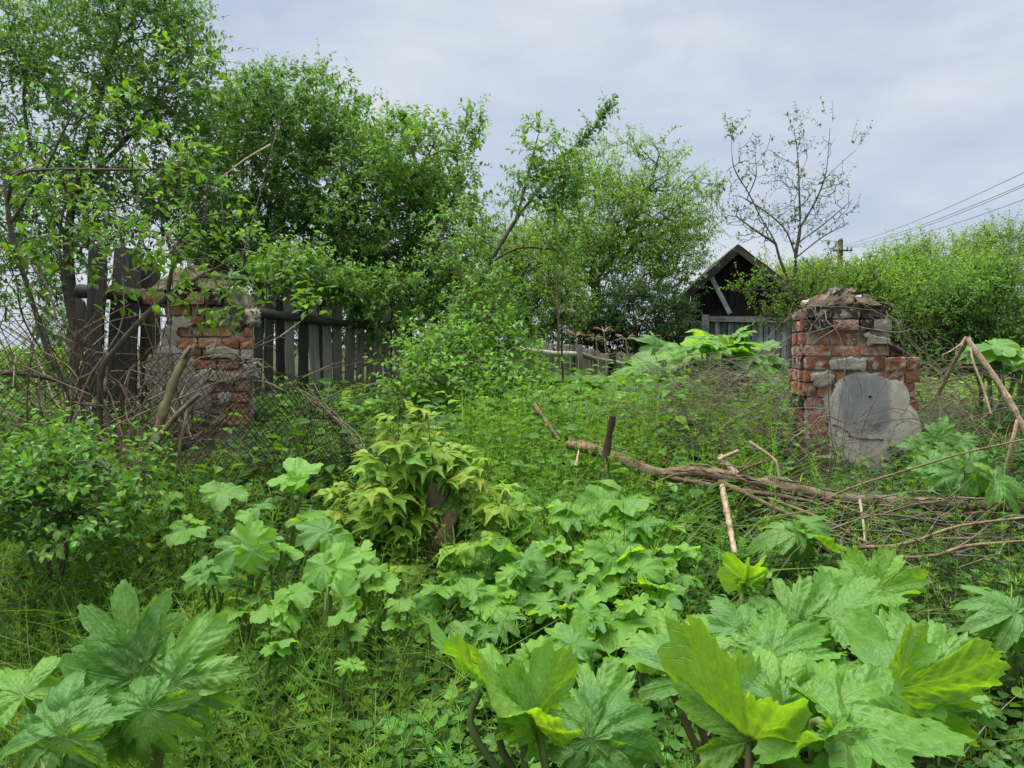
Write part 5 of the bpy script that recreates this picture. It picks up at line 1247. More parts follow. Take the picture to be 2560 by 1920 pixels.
# ------------------------------------------------------------------ stump with maple shoots
def stump():
    rg = np.random.default_rng(151); d = 3.45; b = at_ground(1090, d)
    t = thing('tree_stump', 'broken brown tree stump hidden in yellow-green maple shoots', 'stump', b)
    top = P(1085, 1195, d)[2] - b[2]; n, s = 16, 14
    th = np.arange(s) / s * 2 * np.pi; mb = MB(); V = []
    for i in range(n):
        f = i / (n - 1); r = .082 - .022 * f + .035 * max(0, .2 - f) * 5 * .5
        rr = r * (1 + .10 * np.sin(th * 3 + 1) + .06 * np.sin(th * 7 + f * 3) + .05 * rg.normal(size=s))
        z = np.full(s, f * top - .05) + (f > .6) * (f - .6) * (.10 * np.sin(th + 2.2) + .05 * np.sin(th * 3) + .04 * rg.normal(size=s))
        V.append(np.stack([np.cos(th) * rr, np.sin(th) * rr, z], 1))
    V = np.concatenate(V); i = (np.arange(n - 1)[:, None] * s + np.arange(s)[None]).ravel(); j = (np.arange(n - 1)[:, None] * s + (np.arange(s)[None] + 1) % s).ravel()
    mb.add(V, np.stack([i, j, j + s, i + s], 1)); c = V[-s:].mean(0) - [0, 0, .06]
    mb.add(np.vstack([V[-s:], c[None]]), np.array([[k, (k + 1) % s, s] for k in range(s)]), (1.5, 1.2, .9))
    mb.obj('trunk', M['bark_dead'], t, True)
    mb = MB(); limb(mb, [[.03, -.06, top * .30], [.05, -.085, top * .5], [.065, -.07, top * .66], [.05, -.03, top * .72]], .04, .02, 9, 8, .2, (.85, .78, .68), rg); mb.obj('torn_wood', M['bark_dead'], t, True)
    return b, top
SB, STOP = stump()

def maple():
    rg = np.random.default_rng(152); d = 3.4
    t = thing('maple_shoots', 'bushy yellow-green ash-leaved maple shoots sprouting round the brown stump', 'shrub', SB)
    ring = [(-.5, 0), (-.42, .28), (-.5, .55), (-.3, .8), (0, 1.0), (.3, .8), (.5, .55), (.42, .28), (.5, 0)]
    def leaflet(mb, o, ang, L, W, cc, sag):
        pts = np.array([(0, 0, 0), (-.36, .25, .05), (-.5, .5, .05), (-.30, .68, .02), (-.22, .66, 0), (0, 1.05, -.16), (.22, .66, 0), (.30, .68, .02), (.5, .5, .05), (.36, .25, .05), (0, .5, -.03)])
        V = pts * [W, L, L]; V[:, 2] -= sag * (pts[:, 1] ** 2) * L
        m = np.array(Matrix.Rotation(-math.radians(ang), 3, 'Z')); V = V @ m.T + np.asarray(o)
        mb.add(V, np.array([[k, 10, k + 1] for k in range(9)] + [[9, 10, 0]])[:, [0, 1, 2]], cc)
    meshes = []
    for k in range(10):
        mb = MB(); col3 = np.array([(.20, .35, .045), (.16, .31, .05), (.24, .37, .045), (.25, .32, .045) if k == 3 else (.21, .34, .05), (.14, .29, .05)][k % 5])
        n5 = k % 2
        leaflet(mb, (0, .42, 0), 0, .62, .42, col3 * rg.uniform(.9, 1.1), .35)
        for s in (-1, 1):
            leaflet(mb, (0, .40, 0), s * 58, .56, .38, col3 * rg.uniform(.85, 1.1), .4)
            if n5: leaflet(mb, (0, .18, 0), s * 72, .46, .32, col3 * rg.uniform(.85, 1.1), .45)
        V, F = tubes(np.array([[[0, -.05, 0], [0, .2, .01], [0, .45, 0]]]), np.full((1, 3), .012), 4); mb.add(V, F, (.2, .22, .08))
        meshes.append(mb.mesh('leaf', M['maple']))
    cnt = 0
    specs = [(-150, -185, 9), (-60, -330, 10), (20, -380, 10), (90, -300, 10), (150, -180, 9), (-190, -60, 8), (190, -90, 7), (-110, -120, 8), (-250, -10, 8), (130, -60, 7), (-30, -250, 9), (60, -200, 7), (-200, -130, 8), (170, -260, 7), (-110, -300, 9), (-170, 60, 6), (-90, 30, 6), (100, 40, 5), (-290, 50, 6), (220, -190, 6), (-10, -310, 8), (60, -360, 8), (-140, -240, 8), (-60, -180, 8), (120, -130, 8), (-210, -190, 7), (-230, 30, 7), (-50, -400, 7), (110, -220, 8), (-160, 0, 7)]
    for du, dv, nl in [(a, b, n + 3) for a, b, n in specs]:
        tip = P(1045 + du * 1.05, 1405 + dv, d + rg.normal() * .16) - SB
        st = np.array([rg.normal() * .07, rg.normal() * .07, max(0.0, min(tip[2] * .3, STOP * .5))])
        L = spline([st, st * .4 + tip * [.55, .55, .55] + rg.normal(size=3) * .02, tip], 10)
        V, F = tubes(L[None], np.linspace(.0055, .0025, 10)[None], 5); MB().add(V, F, (.20, .26, .10)).obj('stem', M['herb'], t, True)
        for k in range(nl):
            f = .35 + .65 * (k + 1) / nl if k < nl - 1 else 1.0
            p = L[min(9, int(f * 9))]; a = rg.uniform(0, 2 * np.pi)
            out = np.array([math.cos(a), math.sin(a) - .25, rg.uniform(-.15, .35)]); size = rg.uniform(.12, .185) * (1.0 if f < .9 else .75)
            nmv = np.array([rg.normal() * .4, -.55 + rg.normal() * .35, 1.0])
            mi = rg.choice([0, 1, 2, 4, 5, 6, 7, 8, 9]) if f < .8 else [2, 3, 7, 5, 0, 8][rg.integers(6)]
            pc_ = p + out * size * .5
            if abs(pc_[0] - .01) < .055 and pc_[1] < .0 and .22 < pc_[2] / STOP < 1.0: continue
            o = ob('leaf', meshes[mi], t); m = orient(out, nmv) @ Matrix.Diagonal((size, size, size, 1)); m.translation = Vector(p.tolist()); o.matrix_basis = m; cnt += 1
    return cnt
maple()

# ------------------------------------------------------------------ wire netting
def netting():
    rg = np.random.default_rng(161)
    # sheet given by its top and bottom edge, left to right: (u, v, d)
    top = [(-60, 800, 4.9), (150, 800, 4.8), (330, 860, 4.6), (470, 890, 4.4), (600, 905, 4.35), (720, 935, 4.3), (800, 1000, 4.25), (880, 1090, 4.2)]
    bot = [(-60, 1190, 4.6), (150, 1190, 4.5), (330, 1200, 4.3), (470, 1210, 4.15), (600, 1220, 4.1), (720, 1230, 4.05), (800, 1230, 4.05), (900, 1225, 4.05)]
    T = spline([P(*q) for q in top], 400); B = spline([P(*q) for q in bot], 400)
    def S(a, b):
        i = np.clip(a, 0, 1) * 399; k = np.clip(i.astype(int), 0, 398); f = (i - k)[:, None]
        t, c = T[k] * (1 - f) + T[k + 1] * f, B[k] * (1 - f) + B[k + 1] * f
        p = t + (c - t) * b[:, None]
        p[:, 1] += .05 * np.sin(a * 17 + b * 4) + .03 * np.sin(a * 31 - b * 7); p[:, 2] += .012 * np.sin(a * 40 + 3)
        return p
    base = S(np.array([.35]), np.array([1.0]))[0]; base[2] = float(H(base[0], base[1]))
    t = thing('wire_netting', 'rusty chain-link netting sagging in front of the orange brick pillar', 'netting', base)
    lines = []; W = 3.3; cell = .062; m = 26
    Hn = .95
    for sgn in (1, -1):
        for k in np.arange(-Hn, W + Hn, cell):
            s = np.linspace(0, 1, m); x = (k + sgn * (s - .5) * Hn * .92) / W
            ok = (x >= 0) & (x <= 1)
            if ok.sum() < 4: continue
            s0, s1 = s[ok][0], s[ok][-1]; ss = np.linspace(s0, s1, m); xx = (k + sgn * (ss - .5) * Hn * .92) / W
            p = S(xx, ss); p += rg.normal(size=p.shape) * .0022; p[:, 1] += sgn * .002
            lines.append(p - base)
    V, F = tubes(np.array(lines), np.full((len(lines), m), .0021), 4)
    o = MB().add(V, F).obj('wire_mesh', M['wire'], t); o['kind'] = 'stuff'
    e = S(np.linspace(0, 1, 60), np.zeros(60)) - base; V, F = tubes(e[None], np.full((1, 60), .0022), 5); MB().add(V, F).obj('edge_wire', M['wire'], t)
    # rolled-up end
    c = spline([P(775, 985, 4.25), P(830, 1050, 4.2), P(880, 1110, 4.18), P(925, 1165, 4.15)], 120); lines = []
    for h in range(6):
        th = np.linspace(0, 13, 120) * (1 if h % 2 else -1) + h * .63; r = .040 + .022 * np.sin(np.linspace(0, 9, 120) + h * 1.7)
        lines.append(c + np.stack([np.cos(th) * r, np.sin(th) * r, np.sin(th + 1) * r * .6], 1) - base)
    V, F = tubes(np.array(lines), np.full((6, 120), .0021), 4); o = MB().add(V, F).obj('rolled_edge', M['wire'], t)
    # dry creeper running through the rolled end
    mb = MB()
    for k in range(6):
        q = spline([P(770 + rg.normal() * 14, 960 + rg.normal() * 16, 4.24), P(820 + rg.normal() * 10, 1035 + rg.normal() * 8, 4.2), P(880 + rg.normal() * 10, 1100 + rg.normal() * 8, 4.15), P(940 + rg.normal() * 14, 1180, 4.12)], 14) - base
        V, F = tubes(q[None], np.full((1, 14), .0028), 5); mb.add(V, F, (1, .95, .85))
    mb.obj('dry_creeper', M['twig'], t, True)
    # leaning stake that carries it
    log('stake', t, M['bark_dark'], [P(-30, 1200, 4.75), P(-20, 760, 4.85)], .03, .026, rg, 8, 7)
    log('top_rail', t, M['bark_dark'], [P(-60, 930, 4.75), P(60, 935, 4.7), P(160, 955, 4.7), P(230, 975, 4.65)], .018, .012, rg, 10, 6)
netting()

# ------------------------------------------------------------------ fallen branches and stalks
def fallen():
    rg = np.random.default_rng(171)
    b = at_ground(1900, 3.75)
    t = thing('fallen_branch', 'long fallen brown branch with fibrous bark lying across the weeds below the red brick pillar', 'branch', b)
    o = lambda u, v, d: P(u, v, d) - b
    main = [o(1425, 1108, 4.3), o(1530, 1140, 4.15), o(1640, 1182, 3.95), o(1740, 1180, 3.9), o(1860, 1200, 3.85), o(1990, 1225, 3.8), o(2120, 1248, 3.75), o(2260, 1255, 3.7), o(2420, 1262, 3.65), o(2600, 1275, 3.6)]
    mb = MB(); s = limb(mb, main, .030, .022, 70, 10, .10, (1, 1, 1), rg)
    mb.obj('main_limb', M['bark_dead'], t, True)
    mb = MB(); limb(mb, [o(1660, 1190, 3.92), o(1740, 1206, 3.86), o(1830, 1222, 3.82), o(1950, 1240, 3.78), o(2080, 1262, 3.74)], .016, .010, 30, 8, .14, (.9, .9, .9), rg); mb.obj('side_limb', M['bark_dead'], t, True)
    mb = MB(); limb(mb, [o(2180, 1262, 3.72), o(2280, 1282, 3.68), o(2400, 1285, 3.64), o(2600, 1268, 3.6)], .016, .011, 24, 8, .14, (1.05, 1, .95), rg); mb.obj('side_limb', M['bark_dead'], t, True)
    mb = MB(); limb(mb, [o(1790, 1200, 3.88), o(1845, 1225, 3.7), o(1920, 1262, 3.55), o(2000, 1300, 3.45)], .013, .008, 18, 8, .12, (.8, .75, .7), rg); mb.obj('side_limb', M['bark_dead'], t, True)
    mb = MB(); limb(mb, [o(1838, 1200, 3.86), o(1850, 1180, 3.84), o(1880, 1165, 3.84), o(1925, 1150, 3.86)], .010, .004, 10, 6, .1, (.6, .55, .5), rg); mb.obj('twig', M['bark_dead'], t, True)
    mb = MB(); limb(mb, [o(1840, 1195, 3.86), o(1862, 1160, 3.86), o(1878, 1140, 3.88)], .007, .003, 8, 6, .1, (.6, .55, .5), rg); mb.obj('twig', M['bark_dead'], t, True)
    mb = MB()                                     # loose bark strands along the limb
    for k in range(70):
        i = rg.integers(2, 60); q = s[i:i + rg.integers(5, 10)] + rg.normal(size=3) * .022 * [.3, 1, 1]; q = spline(q, 9) + rg.normal(size=(9, 3)) * .004
        V, F = tubes(q[None], np.full((1, 9), .004), 4); mb.add(V, F, (1, 1, 1) * rg.uniform(.6, 1.4, size=1))
    mb.obj('bark_strip', M['bark_dead'], t, True)

    # brush pile of thin branches
    mb = MB(); lines = []
    for k in range(95):
        u, v = rg.uniform(1900, 2620), 1240 + 240 * rg.random() ** 1.3; d = float(np.interp(v, [1230, 1500], [3.75, 2.95])) + rg.normal() * .1
        a = P(u, v, d); a[2] = max(a[2], float(H(a[0], a[1])) + .02)
        th = rg.normal() * .75; L = rg.uniform(.2, .8); dr = np.array([math.cos(th) * (1 if rg.random() < .7 else -1), rg.normal() * .35, -math.sin(th) * .45])
        q = spline([a, a + dr * L * .35 + rg.normal(size=3) * .04, a + dr * L * .7 + rg.normal(size=3) * .06, a + dr * L + rg.normal(size=3) * .08], 10)
        q[:, 2] = np.maximum(q[:, 2], H(q[:, 0], q[:, 1]) + .01); lines.append(q)
    V, F = tubes(np.array(lines), np.linspace(.0050, .0016, 10)[None] * rg.uniform(.35, 1.15, size=(len(lines), 1)), 4)
    mb.add(V, F, np.repeat(np.clip(jit((1.0, .93, .82), len(lines), rg, .4, .05), 0, 1.6), 40, 0))
    tag(mb.obj('brush_pile', M['twig'], None, True), 'brush pile of thin grey twigs under the fallen branch', None, None, 'stuff')
    for pts, r0, r1, c, lb in (
        ([(2060, 1250, 3.75), (2140, 1215, 3.7), (2300, 1165, 3.6), (2420, 1130, 3.5), (2600, 1090, 3.45)], .007, .004, (1.2, 1.15, 1.05), 'slender upper branch rising from the brush pile over the limp hogweed leaf'),
        ([(1920, 1245, 3.75), (2060, 1300, 3.5), (2200, 1375, 3.3), (2330, 1440, 3.15)], .008, .005, (1.1, 1, .85), 'slanting branch running down through the brush pile'),
        ([(2130, 1370, 3.3), (2260, 1360, 3.25), (2400, 1315, 3.3), (2600, 1290, 3.3)], .008, .005, (1.3, 1.2, 1.05), 'grey curved branch along the lower edge of the brush pile'),
        ([(2190, 1395, 3.2), (2330, 1390, 3.15), (2420, 1365, 3.15), (2600, 1350, 3.15)], .008, .006, (1.2, 1.15, 1), 'lowest thick twig of the brush pile'),
        ([(2060, 1250, 3.75), (2230, 1310, 3.55), (2350, 1340, 3.45), (2600, 1345, 3.4)], .008, .004, (.8, .75, .6), 'thin twig arching through the middle of the brush pile')):
        mb = MB(); p0 = P(*pts[0]); limb(mb, [P(*q) - p0 for q in pts], r0, r1, 24, 6, .08, c, rg); ob_ = mb.obj('dry_branch', M['bark_dead'], None, True); ob_.location = Vector(p0.tolist()); tag(ob_, lb, 'branch', 'branches of the brush pile')

    for nm, pts, r0, r1, mt, c, lb, cat in (
        ('broken_post', [(1508, 1345, 3.9), (1508, 1220, 3.95), (1515, 1130, 4.0), (1532, 1040, 4.0)], .024, .018, 'bark_dark', (1.2, .95, .8), 'dark broken post sticking up out of the bedstraw', 'post'),
        ('stick', [(1335, 1012, 4.6), (1362, 1050, 4.5), (1398, 1102, 4.4)], .014, .011, 'bark_dead', (.9, .9, .9), 'short brown stick leaning in the grass above the broken post', 'stick'),
        ('stick', [(1420, 1112, 4.25), (1455, 1118, 4.2), (1490, 1125, 4.15)], .026, .018, 'bark_dead', (1.2, 1.1, 1), 'splintered log end lying beside the broken post', 'log'),
        ('stick', [(1806, 1215, 3.8), (1822, 1300, 3.5), (1838, 1385, 3.25)], .014, .011, 'straw', (.7, .66, .58), 'pale dry stalk standing below the fallen branch', 'stalk'),
        ('stick', [(1440, 1165, 3.9), (1447, 1125, 3.95)], .010, .003, 'straw', (1.1, .95, .7), 'tiny dry tan leaf hanging under the splintered log end', 'leaf'),
        ('stalk', [(1800, 1140, 4.1), (1830, 1175, 4.0), (1905, 1235, 3.85)], .016, .014, 'twig', (1.1, 1.05, 1), 'flat grey stalk lying under the fallen branch', 'stalk'),
        ('stalk', [(1795, 1150, 4.0), (1815, 1140, 4.05), (1845, 1128, 4.1)], .012, .012, 'straw', (.7, .65, .6), 'short bent grey stalk on top of the fallen branch', 'stalk'),
        ('stalk', [(1872, 1105, 4.1), (1935, 1150, 4.0), (1948, 1195, 3.95)], .009, .007, 'straw', (.6, .58, .46), 'kinked pale stalk left of the plaster patch', 'stalk'),
        ('stalk', [(2545, 1050, 3.75), (2530, 1110, 3.75), (2512, 1190, 3.8)], .011, .009, 'straw', (.95, .85, .7), 'short pale stalk standing below the bent dry stalk', 'stalk'),
        ('stalk', [(2150, 1250, 3.72), (2160, 1320, 3.55), (2165, 1380, 3.4)], .007, .006, 'twig', (1.3, 1.3, 1.2), 'whitish thin stick upright in the brush pile', 'stick'),
        ('stalk', [(1395, 905, 6.9), (1396, 800, 6.9), (1392, 700, 6.95)], .012, .008, 'bark_dead', (.9, .9, .9), 'tall thin dry stem before the low far fence', 'stem'),
        ('stalk', [(1408, 960, 6.6), (1405, 880, 6.6), (1404, 800, 6.6)], .009, .007, 'bark_dark', (1, 1, 1), 'dark thin stem next to the tall dry one before the far fence', 'stem'),
    ):
        mb = MB(); p0 = P(*pts[-1] if nm != 'broken_post' else pts[0]); limb(mb, [P(*q) - p0 for q in pts], r0, r1, 14, 7, .09, c, rg); q = mb.obj(nm, M[mt], None, True); q.location = Vector(p0.tolist()); tag(q, lb, cat)

    p0 = at_ground(2440, 4.1); t3 = thing('bent_stalk', 'thick dry hogweed stalk bent over like a roof at the picture edge', 'stalk', p0)
    for nm, pts, r0, r1, c in (('stem', [(2418, 848, 4.0), (2498, 958, 3.85), (2548, 1046, 3.75), (2590, 1130, 3.7)], .012, .017, (.72, .66, .6)), ('broken_tip', [(2422, 846, 4.0), (2392, 893, 4.12), (2345, 985, 4.3)], .013, .012, (.58, .52, .46)), ('peeled_strip', [(2426, 852, 3.99), (2432, 900, 3.95), (2455, 960, 3.9), (2478, 1035, 3.85)], .007, .005, (.95, .9, .84))):
        mb = MB(); limb(mb, [P(*q) - p0 for q in pts], r0, r1, 18, 7, .10, c, rg); mb.obj(nm, M['straw'], t3, False)
    mb = MB()
    for k in range(7):
        a = P(2418 + rg.normal() * 5, 850 + rg.normal() * 5, 4.0) - p0; e = a + rg.normal(size=3) * [.05, .03, .03] + [0, 0, -.03]; limb(mb, [a, (a + e) / 2 + rg.normal(size=3) * .008, e], .004, .0015, 5, 4, .2, (.9, .84, .76), rg, False)
    mb.obj('splinters', M['straw'], t3)['kind'] = 'stuff'
    # dry umbels of last year's hogweed by the far fence
    for i, (u, v, d, h) in enumerate([(1490, 850, 11, 90), (1440, 840, 11.5, 80), (1565, 850, 11, 80), (1510, 830, 11.5, 70), (1625, 850, 11, 60)]):
        c = P(u, v, d); g = np.array([c[0], d, float(H(c[0], d))])
        t2 = thing('dry_umbel', 'dry brown umbel before the dark shrub, %s' % ['second from the left', 'leftmost', 'fourth from the left', 'third from the left', 'nearest the shed'][i], 'stalk', g, 'dry umbels by the far fence'); mb = MB(); limb(mb, [[0, 0, 0], (c - g) * .5 + [.04, 0, 0], c - g], .012, .008, 8, 5, .05, (.7, .62, .55), rg); mb.obj('stem', M['straw'], t2)
        mb = MB()
        for k in range(12):
            a = rg.uniform(0, 6.28); e = c - g + np.array([math.cos(a) * .16, math.sin(a) * .16, rg.uniform(-.02, .10)]); limb(mb, [c - g, (c - g + e) / 2 + [0, 0, .03], e], .004, .003, 5, 4, .05, (.8, .7, .6), rg, False)
        mb.obj('rays', M['straw'], t2)
fallen()

def vines():
    """Dry vine strands draped over the right pillar and heaped beside it."""
    rg = np.random.default_rng(181); lines = []
    for k in range(18):
        side = rg.random()
        u0 = rg.uniform(2010, 2200); a = P(u0, 748 + abs(u0 - 2100) * .3 + rg.normal() * 8, 5.15 + rg.normal() * .12)
        if side < .5:
            pts = [a, P(u0 - rg.uniform(40, 90), 790 + rg.normal() * 20, 4.9), P(1995 - rg.uniform(0, 50), 870 + rg.normal() * 30, 4.85), P(1960 - rg.uniform(0, 120), 980 + rg.normal() * 40, 4.75), P(1920 - rg.uniform(0, 160), 1060 + rg.normal() * 30, 4.6)]
        elif side < .85:
            pts = [a, P(2190 + rg.uniform(0, 40), 800 + rg.normal() * 20, 4.88), P(2240 + rg.uniform(0, 60), 880 + rg.normal() * 30, 4.82), P(2290 + rg.uniform(0, 120), 960 + rg.normal() * 50, 4.7), P(2330 + rg.uniform(0, 150), 1060 + rg.normal() * 30, 4.5)]
        else:
            pts = [a, P(u0 + 20, 800, 4.86), P(u0 + 50 + rg.normal() * 20, 900, 4.82), P(u0 + 40 + rg.normal() * 50, 1010, 4.78), P(u0 + rg.normal() * 60, 1110, 4.7)]
        lines.append(spline(pts, 24) + np.cumsum(rg.normal(size=(24, 3)) * .009, 0))
    for k in range(26):                           # sapling twigs in front of the plaster
        a = P(2110 + rg.normal() * 30, 1180 + rg.normal() * 20, 4.6); th = rg.normal() * .7; L = rg.uniform(.25, .75); dr = np.array([math.sin(th), rg.normal() * .15, math.cos(th)])
        lines.append(spline([a, a + dr * L * .4 + rg.normal(size=3) * .02, a + dr * L + rg.normal(size=3) * .06, a + dr * L * 1.3 + rg.normal(size=3) * .1], 24))
    V, F = tubes(np.array(lines), np.linspace(.0034, .0015, 24)[None] * rg.uniform(.5, 1.3, size=(len(lines), 1)), 4)
    tag(MB().add(V, F, np.repeat(np.clip(jit((1.7, 1.55, 1.3), len(lines), rg, .25, .03), 0, 2.6), 96, 0)).obj('dry_vines', M['twig'], None, True), 'dry grey vine strands trailing over the red brick pillar', None, None, 'stuff')
    lines = []
    for k in range(620):
        if rg.random() < .72: u, v = rg.normal(1830, 95), rg.uniform(900, 1120)
        else: u, v = rg.normal(2400, 90), rg.uniform(900, 1100)
        d = float(np.interp(v, [880, 1120], [5.9, 4.5])) + rg.normal() * .1; a = P(u, v, d); g = float(H(a[0], a[1])); a[2] = max(g + .02, min(a[2], g + .45))
        L = rg.uniform(.15, .6); th = rg.uniform(-1.1, .7); dr = np.array([math.cos(th) * (-1 if rg.random() < .75 else 1), rg.normal() * .3, math.sin(th)])
        lines.append(spline([a, a + dr * L * .5 + [0, 0, .05], a + dr * L - [0, 0, .05]], 7) + rg.normal(size=(7, 3)) * .006)
    V, F = tubes(np.array(lines), np.full((len(lines), 7), .0024) * rg.uniform(.6, 1.3, size=(len(lines), 1)), 3)
    tag(MB().add(V, F, np.repeat(np.clip(jit((1.3, 1.18, .98), len(lines), rg, .35, .04), 0, 2.2), 21, 0)).obj('dry_straw', M['twig'], None, True), 'heap of dry grey straw and vine stems beside the red brick pillar', None, None, 'stuff')
vines()

# ------------------------------------------------------------------ undergrowth nobody could count
def scatter(spec, rg):
    """spec: (u0, u1, y0, y1, count): random ground points inside that wedge of the view."""
    out = []
    for u0, u1, y0, y1, n in spec:
        y = np.sqrt(rg.uniform(y0 ** 2, y1 ** 2, size=n)); u = rg.uniform(u0, u1, size=n); x = (u - 1280) / FPX * y
        out.append(np.stack([x, y, H(x, y)], 1))
    p = np.concatenate(out)
    for q, r in ((np.array(PR.location) + [0, .2, 0], .36), (np.array(PL.location) + [0, .2, 0], .36)):
        p = p[np.linalg.norm(p[:, :2] - q[:2], axis=1) > r]
        p = p[~((np.abs(p[:, 0] - q[0] * p[:, 1] / q[1]) < .36) & (p[:, 1] > q[1] - 1.15) & (p[:, 1] < q[1]) & (rg.random(len(p)) < .95))]
    return p

def bedstraw(name, label, spec, seed, hgt, colr, nw=8, leaf=.028, lw=.16, ln=.30):
    rg = np.random.default_rng(seed); p = scatter(spec, rg); n = len(p)
    h = hgt * rg.uniform(.6, 1.25, size=n); lean = rg.normal(size=(n, 3)) * ln; lean[:, 2] = 1
    t = np.linspace(0, 1, 4); bend = rg.normal(size=(n, 3)) * .18; bend[:, 2] = -.08
    line = p[:, None, :] + lean[:, None, :] * (h[:, None] * t)[..., None] + bend[:, None, :] * (h[:, None] * t ** 2)[..., None]
    mb = MB(); cc = jit(colr, n, rg, .18, .10)
    V, F = tubes(line, np.array([1.1, 1, .9, .5]) * .0016, 3); mb.add(V, F, np.repeat(cc * 1.1, 12, 0))
    k = 6; tt = np.clip(np.linspace(.2, 1, nw)[None] + rg.normal(size=(n, nw)) * .04, .1, 1)
    pos = p[:, None, :] + lean[:, None, :] * (h[:, None] * tt)[..., None] + bend[:, None, :] * (h[:, None] * tt ** 2)[..., None]
    a = np.arange(k) / k * 2 * np.pi + rg.uniform(0, 6, size=(n, nw, 1))
    d = np.stack([np.cos(a), np.sin(a), np.full_like(a, .45) + .5 * np.broadcast_to((tt ** 3)[..., None], a.shape)], -1)
    d = d + rg.normal(size=d.shape) * .15
    pos = np.broadcast_to(pos[:, :, None, :], d.shape).reshape(-1, 3); d = d.reshape(-1, 3)
    sz = (leaf * rg.uniform(.35, 1.3, size=(n, nw, 1)) * rg.uniform(.6, 1.2, size=(n, 1, 1)) * rg.uniform(.6, 1.2, size=(n, nw, k)) * (1 - .35 * tt ** 3)[..., None]).ravel()
    T = (np.array([[0, 0, 0], [-.5, .55, .05], [0, 1, 0], [.5, .55, .05]], float), np.array([[0, 3, 2, 1]]))
    V, F = place(T[0], T[1], pos, d, np.tile([0, 0, 1.0], (len(d), 1)) + rg.normal(size=(len(d), 3)) * .2, sz, sz * lw)
    mb.add(V, F, np.repeat(np.repeat(cc, nw * k, 0), 4, 0))
    tag(mb.obj(name, M['herb']), label, None, None, 'stuff')

def leafy(name, label, spec, seed, hgt, colr, nl=7, leaf=.035, lw=.75, tmpl=LEAFO, var=.25, flat=.8, stem=(.12, .17, .06)):
    """Low plants with broad leaves on short stalks."""
    rg = np.random.default_rng(seed); p = scatter(spec, rg); n = len(p)
    h = hgt * rg.uniform(.4, 1.3, size=(n, 1)); tt = rg.uniform(.35, 1.0, size=(n, nl)); a = rg.uniform(0, 6.28, size=(n, nl)); r = leaf * rg.uniform(.4, 1.5, size=(n, nl))
    lean = rg.normal(size=(n, 3)) * .18; lean[:, 2] = 1
    q = p[:, None, :] + lean[:, None, :] * (h * tt)[..., None]; out = np.stack([np.cos(a), np.sin(a), np.full_like(a, .15)], -1)
    pos = q + out * r[..., None]
    mb = MB(); cc = jit(colr, n, rg, var, .10)
    st = np.stack([p, p + lean * h * .5 + rg.normal(size=(n, 3)) * .008, p + lean * h], 1); V, F = tubes(st, np.array([1.2, 1, .6]) * .0018, 3); mb.add(V, F, stem)
    pet = np.stack([q.reshape(-1, 3), pos.reshape(-1, 3)], 1); V, F = tubes(pet, np.array([1, .8]) * .0011, 3); mb.add(V, F, stem)
    d = (out + np.array([0, 0, -.15]) + rg.normal(size=out.shape) * .2).reshape(-1, 3)
    nn = np.array([0, -.25, flat + .2]) + rg.normal(size=d.shape) * .35
    sz = (leaf * rg.uniform(.6, 1.4, size=(n, nl))).ravel()
    V, F = place(tmpl[0], tmpl[1], pos.reshape(-1, 3), d, nn, sz, sz * lw)
    mb.add(V, F, np.repeat(np.repeat(cc, nl, 0) * np.exp(rg.normal(size=(n * nl, 1)) * .12), len(tmpl[0]), 0))
    tag(mb.obj(name, M['herb']), label, None, None, 'stuff')

bedstraw('bedstraw_patch', 'fine upright bedstraw stems covering the slope in the middle', [(1150, 1640, 3.0, 5.4, 1150), (1600, 2000, 4.1, 5.4, 300), (1700, 2560, 3.2, 4.4, 140)], 201, .48, (.155, .305, .05), 11, .030, .15, .12)
bedstraw('bedstraw_rise', 'short bedstraw between the hogweeds near the top of the bank', [(1100, 1950, 5.0, 7.2, 480)], 204, .30, (.14, .28, .045), 8, .032, .16, .15)
bedstraw('bedstraw_mat', 'light green bedstraw mat in the lower left foreground', [(-40, 950, 1.75, 2.9, 360), (-40, 560, 2.7, 4.0, 260), (850, 1200, 1.6, 2.6, 90)], 202, .40, (.155, .29, .05), 10, .033, .11)
bedstraw('bedstraw_scatter', 'loose bedstraw stems scattered among the leaves', [(300, 1300, 2.6, 5.0, 420), (1200, 2560, 2.0, 3.4, 300)], 203, .38, (.14, .27, .045), 9, .034, .15)
RND = (np.array([[0, .1, 0], [-.42, .05, .03], [-.55, .45, .07], [-.32, .85, .03], [0, .95, -.04], [.32, .85, .03], [.55, .45, .07], [.42, .05, .03], [0, .45, -.02]], float), LEAFO[1])
leafy('ground_ivy', 'small round-leaved ground cover between the young hogweeds', [(350, 2100, 1.9, 3.6, 2400), (2000, 2600, 1.7, 3.0, 500)], 211, .13, (.085, .20, .04), 6, .030, 1.0, RND, .35)
leafy('low_weeds', 'mixed low leafy weeds covering the bank', [(-60, 2620, 2.6, 6.0, 3600), (1250, 2000, 5.5, 8.0, 900), (-60, 1100, 3.4, 6.5, 1400), (2560, 3900, 1.2, 8, 3400), (-1300, -40, 1.2, 8, 3200)], 212, .19, (.055, .135, .03), 7, .042, .62)
leafy('dock_leaves', 'broad upright dock-like leaves among the bedstraw on the slope', [(1050, 1750, 3.6, 5.2, 150), (1050, 1950, 5.0, 7.2, 260), (-40, 1000, 4.0, 6.0, 120)], 216, .36, (.10, .225, .04), 7, .085, .55)
leafy('clover_cover', 'round clover-like leaves over bare soil below the stump', [(450, 1050, 1.8, 2.9, 420), (1000, 1900, 2.0, 2.9, 260)], 217, .17, (.10, .225, .04), 6, .036, 1.0, RND, .35)
